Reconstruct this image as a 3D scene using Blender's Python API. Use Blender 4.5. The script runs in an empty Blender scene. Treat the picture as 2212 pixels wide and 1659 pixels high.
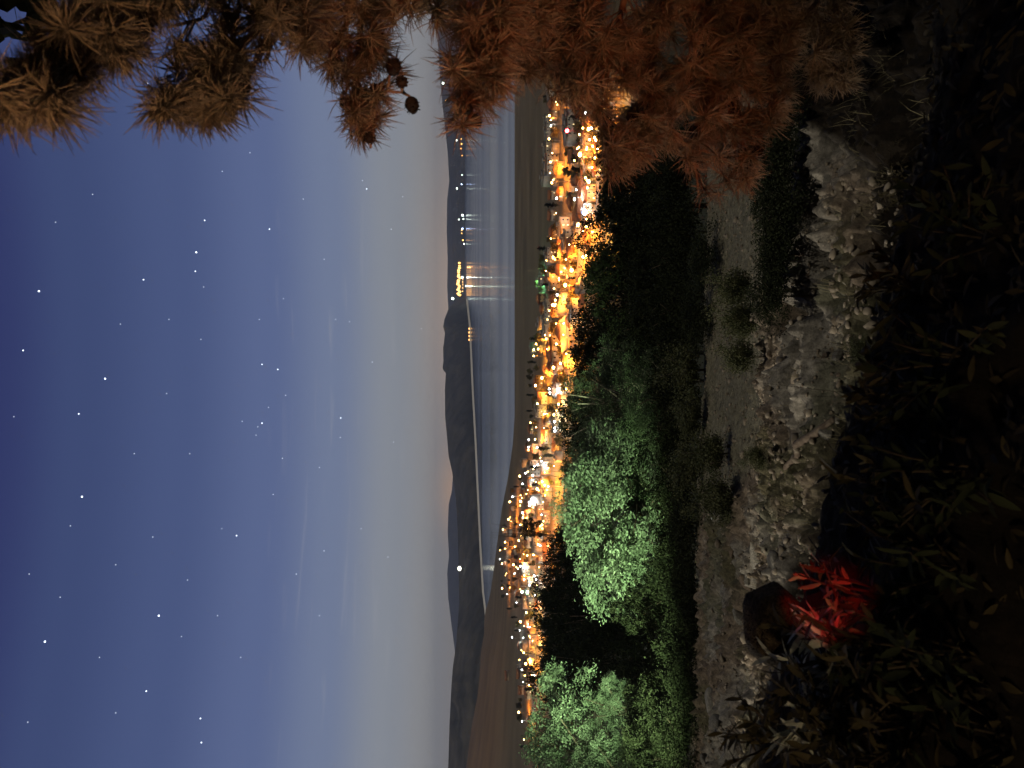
import bpy, bmesh, math, random
import numpy as np
from mathutils import Vector, Matrix
R = math.radians
rng = np.random.default_rng(7)
random.seed(7)
sc = bpy.context.scene
col = sc.collection
H = 66.0                      # camera height above the sea
F = 26.0 / 36.0 * 2212.0      # focal length in units of the 2212 px wide photograph
PITCH = R(4.3)
FW = np.array([0, math.cos(PITCH), -math.sin(PITCH)])
UP = np.array([0, math.sin(PITCH), math.cos(PITCH)])
RT = np.array([1.0, 0, 0])
CAM = np.array([0, 0, H])

# ------------------------------------------------------------------ helpers
def ray(px, py):
    return FW + RT * ((829.5 - py) / F) + UP * ((1106 - px) / F)
def at(px, py, Y):
    d = ray(px, py); return CAM + d * (Y / d[1])

def _h(ix, iy, s):
    n = (ix.astype(np.int64) * 374761393 + iy.astype(np.int64) * 668265263 + s * 974634539) & 0x7fffffff
    n = ((n ^ (n >> 13)) * 1274126177) & 0x7fffffff
    return ((n ^ (n >> 16)) & 0xffff) / 65535.0
def vnoise(x, y, s=0):
    x = np.asarray(x, float); y = np.asarray(y, float)
    ix = np.floor(x); iy = np.floor(y); fx = x - ix; fy = y - iy
    fx = fx * fx * (3 - 2 * fx); fy = fy * fy * (3 - 2 * fy)
    a = _h(ix, iy, s); b = _h(ix + 1, iy, s); c = _h(ix, iy + 1, s); d = _h(ix + 1, iy + 1, s)
    return (a * (1 - fx) + b * fx) * (1 - fy) + (c * (1 - fx) + d * fx) * fy
def fbm(x, y, s=0, o=4):
    v = 0; a = 0.5; t = 0
    for k in range(o):
        v = v + a * vnoise(np.asarray(x) * 2 ** k, np.asarray(y) * 2 ** k, s + k); t += a; a *= .5
    return v / t
def worley(x, y, s=0):
    x = np.asarray(x, float); y = np.asarray(y, float)
    ix = np.floor(x); iy = np.floor(y); best = np.full(x.shape, 9.0); idv = np.zeros(x.shape)
    for dx in (-1, 0, 1):
        for dy in (-1, 0, 1):
            cx = ix + dx; cy = iy + dy
            px = cx + _h(cx, cy, s); py = cy + _h(cx, cy, s + 5)
            d = np.hypot(px - x, py - y); m = d < best
            best = np.where(m, d, best); idv = np.where(m, _h(cx, cy, s + 9), idv)
    return best, idv
def sstep(a, b, x):
    t = np.clip((x - a) / (b - a), 0, 1); return t * t * (3 - 2 * t)

# ------------------------------------------------------------------ terrain
PROF = np.array([(-40, 1.0), (-4, 1.45), (0, 1.6), (1.6, 1.62), (2.7, 1.8), (3.3, 2.15), (4.2, 2.95), (5.5, 3.55), (8, 4.1), (11, 4.72),
                 (12.2, 5.25), (14, 5.6), (20, 6.75), (24, 8.6), (40, 15.5), (80, 27), (200, 47), (300, 57)])
SHORE = np.array([(-400, 1113), (200, 1114), (900, 1114), (960, 1110), (1030, 1100), (1100, 1086), (1180, 1075), (1290, 1060), (1365, 1053), (2400, 1053)])
CREST = np.array([(1300, 1056), (1365, 1053), (1430, 1043), (1500, 1035), (1600, 1020), (1659, 1010), (1900, 985), (2400, 960)])
TF = np.array([(150, 1180, 1310), (230, 1180, 1310), (300, 1178, 1300), (400, 1185, 1285), (500, 1190, 1290), (600, 1162, 1275), (700, 1170, 1247), (760, 1150, 1237), (850, 1147, 1226), (950, 1141, 1211), (1050, 1112, 1200),
               (1130, 1088, 1182), (1200, 1079, 1176), (1280, 1083, 1166), (1340, 1116, 1153), (1420, 1116, 1162), (1480, 1121, 1153), (1530, 1122, 1146), (1610, 1126, 1146)])
def terrain(x, y):
    x = np.asarray(x, float); y = np.asarray(y, float)
    d = np.interp(y, PROF[:, 0], PROF[:, 1])
    yy = np.maximum(y, 1.0)
    py = 829.5 - np.clip(x / yy, -1.2, 1.2) * F
    ys = H / ((np.interp(py, SHORE[:, 0], SHORE[:, 1]) - 986) / F)
    t = (y - 300) / (ys - 300)
    far = np.where(t < 1, 57 + 8.6 * np.clip(t, 0, 1) ** .75, 65.6 + np.minimum((t - 1) * 14, 7))
    d = np.where(y > 300, far, d)
    z = H - d
    # hill that rises behind the left end of the town
    zc = H - (np.interp(py, CREST[:, 0], CREST[:, 1]) - 986) / F * 1350
    hill = sstep(560, 1350, y) * sstep(1270, 1420, py)
    z = np.where(y > 300, z + hill * np.maximum(zc - z, 0), z)
    z = z + hill * 5 * (fbm(x / 120, y / 160, 3) - .5)
    # left bank a little higher, right ground falls away
    near = 1 - sstep(14, 40, y)
    z = z + near * np.clip(-x, -8, 12) * .035 * sstep(3, 8, y)
    lip = np.interp(x, [-3, -1.4, -1.05, -.71, -.46, -.2, .2, .6, 1.2], [.95, .68, .56, .47, .40, .34, .2, .12, .0])
    z = z + lip * (1 - sstep(2.75, 3.9, y)) * sstep(.2, 2.3, y)
    z = z + (fbm(x / 2.2, y / 2.2, 11) - .5) * .35 * near * sstep(1.2, 3.5, y)
    z = z + (fbm(x / 14, y / 14, 12) - .5) * 1.6 * sstep(22, 60, y) * (1 - sstep(250, 320, y))
    return z
def fine(x, y):
    """rubble relief of the near bank"""
    lim = 7.5 * sstep(1.0, 4.0, -x)
    rub = sstep(2.9, 4.6, y) * (1 - sstep(10.6, 12.4, y - lim))
    path = sstep(11.5, 13, y) * (1 - sstep(19, 24, y))
    nearm = (1 - sstep(2.6, 3.6, y))
    wob = fbm(x * 1.5, y * 1.5, 50)
    d1, i1 = worley(x * 3.6 + wob * 1.4, y * 3.0, 20); d2, i2 = worley(x * 8.5 + wob, y * 7, 21); d3, i3 = worley(x * 17 + wob, y * 14, 22)
    s = (i1 > .62) * np.clip(.5 - d1, 0, 1) ** .8 * .24 * i1 + (i2 > .35) * np.clip(.55 - d2, 0, 1) ** .8 * .13 * i2 + (i3 > .3) * np.clip(.6 - d3, 0, 1) * .06 * i3
    s = s + (fbm(x * 3, y * 3, 30, 5) - .5) * .22
    hol = sstep(.66, .78, fbm(x * 1.1 + 9, y * 1.4, 77)) * .35
    big = (fbm(x * .55 + 4, y * .8, 88, 3) - .5) * .45 + (fbm(x * 1.6, y * 2.4, 89, 5) - .5) * .34
    return rub * (s * 1.35 - hol + big) + path * ((fbm(x * 5, y * 5, 31, 5) - .5) * .12 + np.clip(.5 - d2, 0, 1) * .04) + nearm * (fbm(x * 6, y * 6, 33, 5) - .5) * .16

def ground(px, py, off=0.0, y0=1.2, y1=2500):
    d = ray(px, py); ys = np.geomspace(y0, y1, 4000)
    p = CAM[None] + d[None] * (ys / d[1])[:, None]
    g = terrain(p[:, 0], p[:, 1]) + off
    k = np.argmax(p[:, 2] < g)
    return np.array([p[k, 0], p[k, 1], g[k] - off])

# ------------------------------------------------------------------ object helpers
def link(o, parent=None):
    col.objects.link(o)
    if parent is not None: o.parent = parent
    return o
def tag(o, label=None, cat=None, group=None, kind=None):
    if label: o['label'] = label
    if cat: o['category'] = cat
    if group: o['group'] = group
    if kind: o['kind'] = kind
    return o
def empty(name, loc, rz=0.0, scale=1.0):
    o = bpy.data.objects.new(name, None); o.empty_display_size = .1
    o.location = Vector(loc); o.rotation_euler = (0, 0, rz); o.scale = (scale,) * 3 if np.isscalar(scale) else scale
    return link(o)
def npmesh(name, v, faces, mats, smooth=False, midx=None, colattr=None):
    """faces: list of index arrays, each (n,k)"""
    me = bpy.data.meshes.new(name)
    v = np.asarray(v, np.float32); me.vertices.add(len(v)); me.vertices.foreach_set('co', v.ravel())
    fs = [np.asarray(f, np.int32) for f in faces if len(f)]
    loops = np.concatenate([f.ravel() for f in fs]); tot = np.concatenate([np.full(len(f), f.shape[1], np.int32) for f in fs])
    st = np.concatenate([[0], np.cumsum(tot)[:-1]]).astype(np.int32)
    me.loops.add(len(loops)); me.loops.foreach_set('vertex_index', loops)
    me.polygons.add(len(tot)); me.polygons.foreach_set('loop_start', st)
    if midx is not None: me.polygons.foreach_set('material_index', np.asarray(midx, np.int32))
    if smooth: me.polygons.foreach_set('use_smooth', np.ones(len(tot), bool))
    for m in (mats if isinstance(mats, (list, tuple)) else [mats]): me.materials.append(m)
    if colattr is not None:
        a = me.color_attributes.new('soil_shade', 'FLOAT_COLOR', 'POINT')
        a.data.foreach_set('color', np.asarray(colattr, np.float32).ravel())
    me.update(calc_edges=True); me.validate()
    return me
def mobj(name, me, parent=None, loc=None):
    o = bpy.data.objects.new(name, me)
    if loc is not None: o.location = Vector(loc)
    return link(o, parent)
def copy_tree(o, parent=None):
    c = o.copy(); col.objects.link(c)
    if parent is not None: c.parent = parent
    for ch in list(o.children): copy_tree(ch, c)
    return c
class MB:
    def __init__(s): s.v = []; s.q = []; s.t = []; s.n = 0
    def add(s, v, q=None, t=None):
        v = np.asarray(v, float); s.v.append(v)
        if q is not None and len(q): s.q.append(np.asarray(q) + s.n)
        if t is not None and len(t): s.t.append(np.asarray(t) + s.n)
        s.n += len(v)
    def box(s, x0, x1, y0, y1, z0, z1):
        v = [(x, y, z) for z in (z0, z1) for y in (y0, y1) for x in (x0, x1)]
        s.add(v, [(0, 2, 3, 1), (4, 5, 7, 6), (0, 1, 5, 4), (1, 3, 7, 5), (3, 2, 6, 7), (2, 0, 4, 6)])
    def tube(s, pts, rads, n=6):
        pts = [np.asarray(p, float) for p in pts]; rings = []
        for i, p in enumerate(pts):
            a = pts[max(i - 1, 0)]; b = pts[min(i + 1, len(pts) - 1)]
            t = b - a; t /= (np.linalg.norm(t) + 1e-9)
            u = np.cross(t, (0.3, .2, 1.0) if abs(t[2]) < .9 else (1.0, 0, 0)); u /= np.linalg.norm(u); w = np.cross(t, u)
            for k in range(n):
                an = 2 * math.pi * k / n; rings.append(p + rads[i] * (u * math.cos(an) + w * math.sin(an)))
        q = [(i * n + k, i * n + (k + 1) % n, (i + 1) * n + (k + 1) % n, (i + 1) * n + k) for i in range(len(pts) - 1) for k in range(n)]
        L = len(pts) * n
        rings.append(pts[0]); rings.append(pts[-1])
        t = [(L, (k + 1) % n, k) for k in range(n)] + [(L + 1, (len(pts) - 1) * n + k, (len(pts) - 1) * n + (k + 1) % n) for k in range(n)]
        s.add(rings, q, t)
    def mesh(s, name, mats, smooth=False):
        return npmesh(name, np.concatenate(s.v), [np.concatenate(x) for x in (s.q, s.t) if x], mats, smooth)
    def build(s, name, mats, parent=None, smooth=False):
        return mobj(name, s.mesh(name, mats, smooth), parent)
def ico(sub=2):
    bm = bmesh.new(); bmesh.ops.create_icosphere(bm, subdivisions=sub, radius=1)
    v = np.array([x.co[:] for x in bm.verts]); t = np.array([[a.index for a in f.verts] for f in bm.faces]); bm.free(); return v, t
ICO = {k: ico(k) for k in (1, 2, 3)}
ORD = ['first', 'second', 'third', 'fourth', 'fifth', 'sixth', 'seventh', 'eighth', 'ninth', 'tenth', 'eleventh', 'twelfth', 'thirteenth', 'fourteenth', 'fifteenth',
       'sixteenth', 'seventeenth', 'eighteenth', 'nineteenth', 'twentieth']
TENS = {8: ('eighty', 'eightieth'), 9: ('ninety', 'ninetieth'), 7: ('seventy', 'seventieth'), 2: ('twenty', 'twentieth'), 3: ('thirty', 'thirtieth'), 4: ('forty', 'fortieth'), 5: ('fifty', 'fiftieth'), 6: ('sixty', 'sixtieth')}
def ordw(i):
    if i < 20: return ORD[i]
    a, b = divmod(i + 1, 10)
    return TENS[a][1] if b == 0 else TENS[a][0] + '-' + ORD[b - 1]

# ------------------------------------------------------------------ materials
def mat(name, base, rough=.8, spec=.3, noise=None, emit=None, estr=0, bump=None, trans=0, objvar=0.0):
    """noise=(scale, second colour); bump=(scale, distance)"""
    m = bpy.data.materials.new(name); m.use_nodes = True; nt = m.node_tree; N = nt.nodes; L = nt.links
    b = N['Principled BSDF']; b.inputs['Base Color'].default_value = (*base, 1); b.inputs['Roughness'].default_value = rough
    b.inputs['Specular IOR Level'].default_value = spec
    src = None
    if noise:
        tc = N.new('ShaderNodeTexCoord'); nz = N.new('ShaderNodeTexNoise'); nz.inputs['Scale'].default_value = noise[0]; nz.inputs['Detail'].default_value = 5
        L.new(tc.outputs['Object'], nz.inputs['Vector'])
        rp = N.new('ShaderNodeValToRGB'); rp.color_ramp.elements[0].position = .35; rp.color_ramp.elements[1].position = .68
        rp.color_ramp.elements[0].color = (*base, 1); rp.color_ramp.elements[1].color = (*noise[1], 1)
        L.new(nz.outputs['Fac'], rp.inputs['Fac']); src = rp.outputs['Color']
    if objvar:
        oi = N.new('ShaderNodeObjectInfo'); hs = N.new('ShaderNodeHueSaturation'); mr = N.new('ShaderNodeMapRange')
        mr.inputs['To Min'].default_value = 1 - objvar; mr.inputs['To Max'].default_value = 1 + objvar
        L.new(oi.outputs['Random'], mr.inputs['Value']); L.new(mr.outputs['Result'], hs.inputs['Value'])
        if src is not None: L.new(src, hs.inputs['Color'])
        else: hs.inputs['Color'].default_value = (*base, 1)
        src = hs.outputs['Color']
    if src is not None: L.new(src, b.inputs['Base Color'])
    if emit:
        b.inputs['Emission Color'].default_value = (*emit, 1); b.inputs['Emission Strength'].default_value = estr
        m.cycles.emission_sampling = 'NONE'
    if bump:
        tc = N.new('ShaderNodeTexCoord'); nz = N.new('ShaderNodeTexNoise'); nz.inputs['Scale'].default_value = bump[0]; nz.inputs['Detail'].default_value = 6
        bp = N.new('ShaderNodeBump'); bp.inputs['Distance'].default_value = bump[1]
        L.new(tc.outputs['Object'], nz.inputs['Vector']); L.new(nz.outputs['Fac'], bp.inputs['Height']); L.new(bp.outputs['Normal'], b.inputs['Normal'])
    if trans:
        t = N.new('ShaderNodeBsdfTranslucent'); mx = N.new('ShaderNodeMixShader'); mx.inputs['Fac'].default_value = trans
        if src is not None: L.new(src, t.inputs['Color'])
        else: t.inputs['Color'].default_value = (*base, 1)
        L.new(b.outputs[0], mx.inputs[1]); L.new(t.outputs[0], mx.inputs[2]); L.new(mx.outputs[0], N['Material Output'].inputs['Surface'])
    return m
M = {}
M['leaf'] = mat('leaf', (.045, .07, .032), .6, .3, noise=(1.1, (.085, .115, .058)), trans=.3)
M['leaf_pale'] = mat('leaf_pale', (.08, .115, .065), .6, .3, noise=(1.1, (.14, .18, .11)), trans=.3)
M['leaf_town'] = mat('leaf_town', (.11, .095, .035), .65, .3, noise=(1.0, (.2, .16, .06)), trans=.25, objvar=.5)
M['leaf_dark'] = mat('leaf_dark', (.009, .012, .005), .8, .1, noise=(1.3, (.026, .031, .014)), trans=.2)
M['leaf_olive'] = mat('leaf_olive', (.045, .055, .02), .65, .3, noise=(2.0, (.085, .085, .035)), trans=.25)
M['leaf_long'] = mat('leaf_long', (.09, .11, .055), .5, .4, noise=(9, (.17, .19, .11)), trans=.25)
M['leaf_silver'] = mat('leaf_silver', (.24, .25, .19), .5, .4, noise=(9, (.36, .36, .29)), trans=.2)
M['leaf_dry'] = mat('leaf_dry', (.02, .017, .007), .7, .2, noise=(7, (.05, .038, .015)), trans=.2)
M['bark'] = mat('bark', (.07, .05, .035), .9, .2, noise=(9, (.14, .11, .08)), bump=(18, .02))
M['twig'] = mat('twig', (.24, .22, .16), .8, .2, noise=(5, (.34, .31, .24)))
M['straw'] = mat('straw', (.13, .11, .055), .8, .2, noise=(3, (.22, .19, .11)), trans=.2)
M['needle'] = mat('needle', (.07, .047, .024), .55, .3, noise=(7, (.22, .145, .08)), trans=.12)
M['stem'] = mat('stem', (.025, .018, .010), .8, .2)
M['pine_bark'] = mat('pine_bark', (.10, .06, .035), .85, .2, noise=(16, (.2, .12, .07)), bump=(40, .01))
M['cone'] = mat('cone', (.008, .005, .004), .8, .15, noise=(30, (.022, .013, .008)))
M['rock'] = mat('rock', (.15, .14, .115), .85, .25, noise=(7, (.29, .27, .225)), bump=(20, .04), objvar=.3)
M['rock_brown'] = mat('rock_brown', (.12, .088, .06), .85, .25, noise=(7, (.23, .175, .125)), bump=(20, .04), objvar=.3)
M['rock_dark'] = mat('rock_dark', (.05, .036, .022), .9, .1, noise=(9, (.14, .105, .065)), bump=(14, .05))
M['pebble_white'] = mat('pebble_white', (.75, .76, .78), .5, .4)
M['gravel'] = mat('gravel', (.10, .08, .055), .85, .2, noise=(5, (.26, .22, .165)))
M['metal'] = mat('lamp_metal', (.12, .12, .12), .5, .5)
M['pole'] = mat('pole', (.10, .09, .08), .7, .3)

def lampmat(n, c, s): return mat(n, (.8, .8, .8), .4, .3, emit=c, estr=s)
M['lamp_orange'] = lampmat('lamp_orange', (1, .50, .13), 60)
M['lamp_yellow'] = lampmat('lamp_yellow', (1, .72, .18), 45)
M['lamp_white'] = lampmat('lamp_white', (.82, .93, 1), 45)
M['lamp_green'] = lampmat('lamp_green', (.55, 1, .72), 60)
M['lamp_blue'] = lampmat('lamp_blue', (.45, .6, 1), 25)
M['lamp_red'] = lampmat('lamp_red', (1, .03, .04), 60)
M['lamp_far'] = lampmat('lamp_far', (1, .46, .10), 6)
M['lamp_farw'] = lampmat('lamp_farw', (.85, 1, .85), 9)
M['lamp_ridge'] = lampmat('lamp_ridge', (1, .98, .75), 4)
M['star'] = lampmat('star', (.75, .85, 1), 3.2)
M['star_faint'] = lampmat('star_faint', (.75, .85, 1), 1.25)

# house materials
for n, c in (('plaster_white', (.62, .58, .50)), ('plaster_cream', (.58, .48, .34)), ('plaster_ochre', (.52, .38, .20)), ('plaster_grey', (.40, .38, .35))):
    M[n] = mat(n, c, .85, .2, noise=(.6, tuple(x * .78 for x in c)))
M['tile'] = mat('roof_tile', (.20, .085, .045), .85, .2, noise=(1.4, (.30, .15, .08)))
M['slab'] = mat('roof_slab', (.24, .22, .20), .9, .2, noise=(.8, (.34, .31, .27)))
M['pane'] = mat('window_pane', (.03, .03, .035), .15, .5)
M['pane_lit'] = lampmat('window_lit', (1, .70, .32), 2.2)

# ------------------------------------------------------------------ ground
rows = np.concatenate([np.arange(-12, -1, .5), np.arange(-1, 2.2, .06), np.arange(2.2, 12.6, .03), np.arange(12.6, 25, .1), np.geomspace(25, 2300, 330)])
us = np.linspace(-1, 1, 880)
YY, UU = np.meshgrid(rows, us, indexing='ij')
XX = UU * .80 * (np.maximum(YY, 0) + 4.5)
ZZ = terrain(XX, YY) + fine(XX, YY) * (YY < 26)
ZZ = np.maximum(ZZ, -9.0)
def mixc(a, b, t): return np.asarray(a)[None, None] * (1 - t[..., None]) + np.asarray(b)[None, None] * t[..., None]
n1 = fbm(XX * .9, YY * .9, 40, 5); n2 = fbm(XX * 4, YY * 4, 41, 4)
t_grey = sstep(.42, .62, n1)
C = mixc((.155, .122, .088), (.225, .205, .17), t_grey)
C = C * (.35 + 1.3 * n2[..., None])
moss = sstep(.52, .64, fbm(XX * .8 + 40, YY * .8, 43, 4)) * sstep(2.5, 5, YY) * (1 - sstep(20, 24, YY))
C = C * (1 - moss[..., None] * .6) + np.array((.055, .06, .025)) * moss[..., None] * .6
pathm = sstep(11.8, 13, YY - 7.5 * sstep(1.0, 4.0, -XX)) * (1 - sstep(19, 22, YY)); C = C * (1 - pathm[..., None]) + (np.array((.155, .142, .098)) * (.7 + .6 * n2[..., None])) * pathm[..., None]
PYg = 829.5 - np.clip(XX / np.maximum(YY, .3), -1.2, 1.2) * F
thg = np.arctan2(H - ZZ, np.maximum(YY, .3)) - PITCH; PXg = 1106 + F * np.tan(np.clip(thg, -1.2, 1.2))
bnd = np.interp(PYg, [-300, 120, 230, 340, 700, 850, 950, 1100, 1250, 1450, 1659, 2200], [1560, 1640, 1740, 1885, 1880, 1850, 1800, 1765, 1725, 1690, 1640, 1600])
soil_shade = sstep(-35, 35, PXg - bnd + (n1 - .5) * 160); C = C * (1 - soil_shade[..., None]) + np.array((.014, .010, .006)) * (.5 + n2[..., None]) * soil_shade[..., None]  # dark soil, with foreground shade painted into the ground colour past this edge
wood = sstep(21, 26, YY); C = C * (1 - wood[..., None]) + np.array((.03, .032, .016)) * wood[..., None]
fld = fbm(XX / 60, YY / 25, 44, 4)
pf = np.interp(PYg, TF[:, 0], TF[:, 1]); pn = np.interp(PYg, TF[:, 0], TF[:, 2])
built = sstep(-8, 4, PXg - pf) * sstep(-12, 6, pn + 30 - PXg) * sstep(200, 230, YY) * sstep(60, 200, PYg) * sstep(-1600, -1500, -PYg)
town = sstep(240, 300, YY); C = C * (1 - town[..., None]) + (np.array((.11, .086, .05)) * (.5 + 1.0 * fld[..., None])) * town[..., None]
C = C * (1 - built[..., None] * .8) + np.array((.13, .10, .065)) * (.4 + fld[..., None] * 1.1) * built[..., None] * .8
far = sstep(1180, 1500, 829.5 - UU * .8 * F) * sstep(700, 1000, YY); C = C * (1 - far[..., None]) + np.array((.15, .095, .05)) * (.6 + .8 * fld[..., None]) * far[..., None]
nr, nc = YY.shape
idx = np.arange(nr * nc).reshape(nr, nc)
quads = np.stack([idx[:-1, :-1], idx[:-1, 1:], idx[1:, 1:], idx[1:, :-1]], -1).reshape(-1, 4)
mg = bpy.data.materials.new('earth'); mg.use_nodes = True
N = mg.node_tree.nodes; L = mg.node_tree.links; b = N['Principled BSDF']; b.inputs['Roughness'].default_value = .95; b.inputs['Specular IOR Level'].default_value = .15
ca = N.new('ShaderNodeVertexColor'); ca.layer_name = 'soil_shade'
geo = N.new('ShaderNodeNewGeometry'); nz = N.new('ShaderNodeTexNoise'); nz.inputs['Scale'].default_value = 9; nz.inputs['Detail'].default_value = 10; nz.inputs['Roughness'].default_value = .8
L.new(geo.outputs['Position'], nz.inputs['Vector'])
mr = N.new('ShaderNodeMapRange'); mr.inputs['From Min'].default_value = .3; mr.inputs['From Max'].default_value = .7; mr.inputs['To Min'].default_value = .12; mr.inputs['To Max'].default_value = 2.1
L.new(nz.outputs['Fac'], mr.inputs['Value'])
mx = N.new('ShaderNodeVectorMath'); mx.operation = 'SCALE'; L.new(ca.outputs['Color'], mx.inputs[0]); L.new(mr.outputs['Result'], mx.inputs['Scale']); L.new(mx.outputs[0], b.inputs['Base Color'])
bp = N.new('ShaderNodeBump'); bp.inputs['Distance'].default_value = .09; bp.inputs['Strength'].default_value = 1.0; L.new(nz.outputs['Fac'], bp.inputs['Height']); L.new(bp.outputs['Normal'], b.inputs['Normal'])
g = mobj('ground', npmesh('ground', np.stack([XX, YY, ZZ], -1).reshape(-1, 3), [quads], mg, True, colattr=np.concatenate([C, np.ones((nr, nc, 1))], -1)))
tag(g, kind='structure')

# ------------------------------------------------------------------ sea
ms = bpy.data.materials.new('sea_water'); ms.use_nodes = True
N = ms.node_tree.nodes; L = ms.node_tree.links; b = N['Principled BSDF']
b.inputs['Base Color'].default_value = (.022, .028, .038, 1); b.inputs['IOR'].default_value = 1.33
geo = N.new('ShaderNodeNewGeometry'); mp = N.new('ShaderNodeMapping'); mp.inputs['Scale'].default_value = (.00022, .0042, 1)
L.new(geo.outputs['Position'], mp.inputs['Vector'])
nz = N.new('ShaderNodeTexNoise'); nz.inputs['Scale'].default_value = 1.0; nz.inputs['Detail'].default_value = 4; nz.inputs['Distortion'].default_value = .4
L.new(mp.outputs[0], nz.inputs['Vector'])
mr = N.new('ShaderNodeMapRange'); mr.inputs['From Min'].default_value = .36; mr.inputs['From Max'].default_value = .66; mr.inputs['To Min'].default_value = .10; mr.inputs['To Max'].default_value = .21
L.new(nz.outputs['Fac'], mr.inputs['Value']); L.new(mr.outputs['Result'], b.inputs['Roughness'])
wv = N.new('ShaderNodeTexNoise'); wv.inputs['Scale'].default_value = .12; wv.inputs['Detail'].default_value = 4; L.new(geo.outputs['Position'], wv.inputs['Vector'])
bp = N.new('ShaderNodeBump'); bp.inputs['Strength'].default_value = .25; bp.inputs['Distance'].default_value = .5; L.new(wv.outputs['Fac'], bp.inputs['Height']); L.new(bp.outputs['Normal'], b.inputs['Normal'])
sea = mobj('sea', npmesh('sea', [(-6500, 420, 0), (6500, 420, 0), (6500, 9000, 0), (-6500, 9000, 0)], [[(0, 1, 2, 3)]], ms)); tag(sea, kind='structure')

# ------------------------------------------------------------------ hills
M['hill'] = mat('hill_scrub', (.05, .05, .045), .95, .1, noise=(.012, (.11, .10, .085)), bump=(.02, 18))
M['sand'] = mat('beach_sand', (.72, .68, .60), .9, .2)
def ridge(name, crest, base, back, depth_frac, seed, rough=1.0, py_step=6):
    """crest/base: (py, px) lists; the base lies on the water, the crest stands depth metres behind it"""
    crest = np.array(crest, float); base = np.array(base, float)
    pys = np.arange(crest[0, 0], crest[-1, 0] + .1, py_step)
    K = 22; V = []
    for i, py in enumerate(pys):
        pc = np.interp(py, crest[:, 0], crest[:, 1]); pb = np.interp(py, base[:, 0], base[:, 1])
        p0 = at(pb, py, 1.0) - CAM; Yb = H / -p0[2]
        Yc = Yb + back * (1 + .25 * (vnoise(np.array(i * .21), np.array(0.0), seed) - .5))
        pk = at(pc, py, Yc); x_over_y = p0[0]
        for k in range(K + 8):
            if k <= K:
                t = k / K; y = Yb - 6 + (Yc - Yb + 6) * t; z = -3 + (pk[2] + 3) * (t ** depth_frac)
                amp = pk[2] * .14 * math.sin(math.pi * t) * rough
                z += amp * (fbm(np.array(x_over_y * y / (back * .16)), np.array(y / (back * .3)), seed, 4) - .5) * 1.6
            else:
                t = (k - K) / 8; y = Yc + back * 1.3 * t; z = pk[2] * (1 - t ** 1.6) - 4 * t
            V.append((x_over_y * y, y, z))
    nk = K + 8; n = len(pys); ix = np.arange(n * nk).reshape(n, nk)
    q = np.stack([ix[:-1, :-1], ix[:-1, 1:], ix[1:, 1:], ix[1:, :-1]], -1).reshape(-1, 4)
    o = mobj(name, npmesh(name, V, [q[:, ::-1]], M['hill'], True)); tag(o, kind='structure'); return o
HB = [(632, 1005.5), (700, 1013), (760, 1016), (850, 1020), (960, 1026), (1050, 1030), (1180, 1036), (1280, 1042), (1345, 1050), (1370, 1054), (1460, 1060), (1800, 1062)]
HC = [(634, 1004), (640, 1000), (650, 986), (662, 971), (675, 966), (690, 960), (706, 957.5), (720, 961), (740, 959), (752, 957), (780, 958), (793, 956), (800, 957.5), (806, 963), (840, 961), (900, 961.5), (960, 967), (985, 969),
      (1020, 977), (1050, 981), (1080, 985), (1150, 989), (1250, 991), (1300, 992), (1345, 989), (1400, 984), (1440, 978), (1480, 975), (1560, 971), (1659, 968), (1800, 966)]
ridge('headland_hills', HC, HB, 420, .62, 61, py_step=4)
ridge('distant_hills', [(-260, 934), (-50, 938), (60, 944), (150, 949), (220, 955), (290, 963), (330, 967), (400, 971), (450, 975), (560, 978), (640, 979), (720, 985), (760, 990)], [(-260, 1004), (760, 1004)], 600, .7, 62)
ridge('remote_hills', [(380, 972), (430, 966), (500, 965), (560, 967), (620, 966), (700, 970), (1000, 980), (1060, 976), (1090, 969), (1150, 967), (1200, 970), (1235, 966), (1290, 968), (1340, 974), (1400, 982), (1500, 990)], [(380, 1000.5), (1500, 1000.5)], 700, .7, 63)
# pale beach along the headland
V = []; pys = np.arange(645, 1366, 5)
for py in pys:
    pb = np.interp(py, [p[0] for p in HB], [p[1] for p in HB])
    for dp, z in ((4.2, -.3), (2.2, .5), (-.5, 1.6)):
        d = at(pb + dp, py, 1.0) - CAM; Yb = (H - max(z, 0)) / -d[2]; V.append((d[0] * Yb, Yb, z))
ix = np.arange(len(V)).reshape(-1, 3)
tag(mobj('beach', npmesh('beach', V, [np.stack([ix[:-1, :-1], ix[:-1, 1:], ix[1:, 1:], ix[1:, :-1]], -1).reshape(-1, 4)[:, ::-1]], M['sand'], True)), kind='structure')

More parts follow.
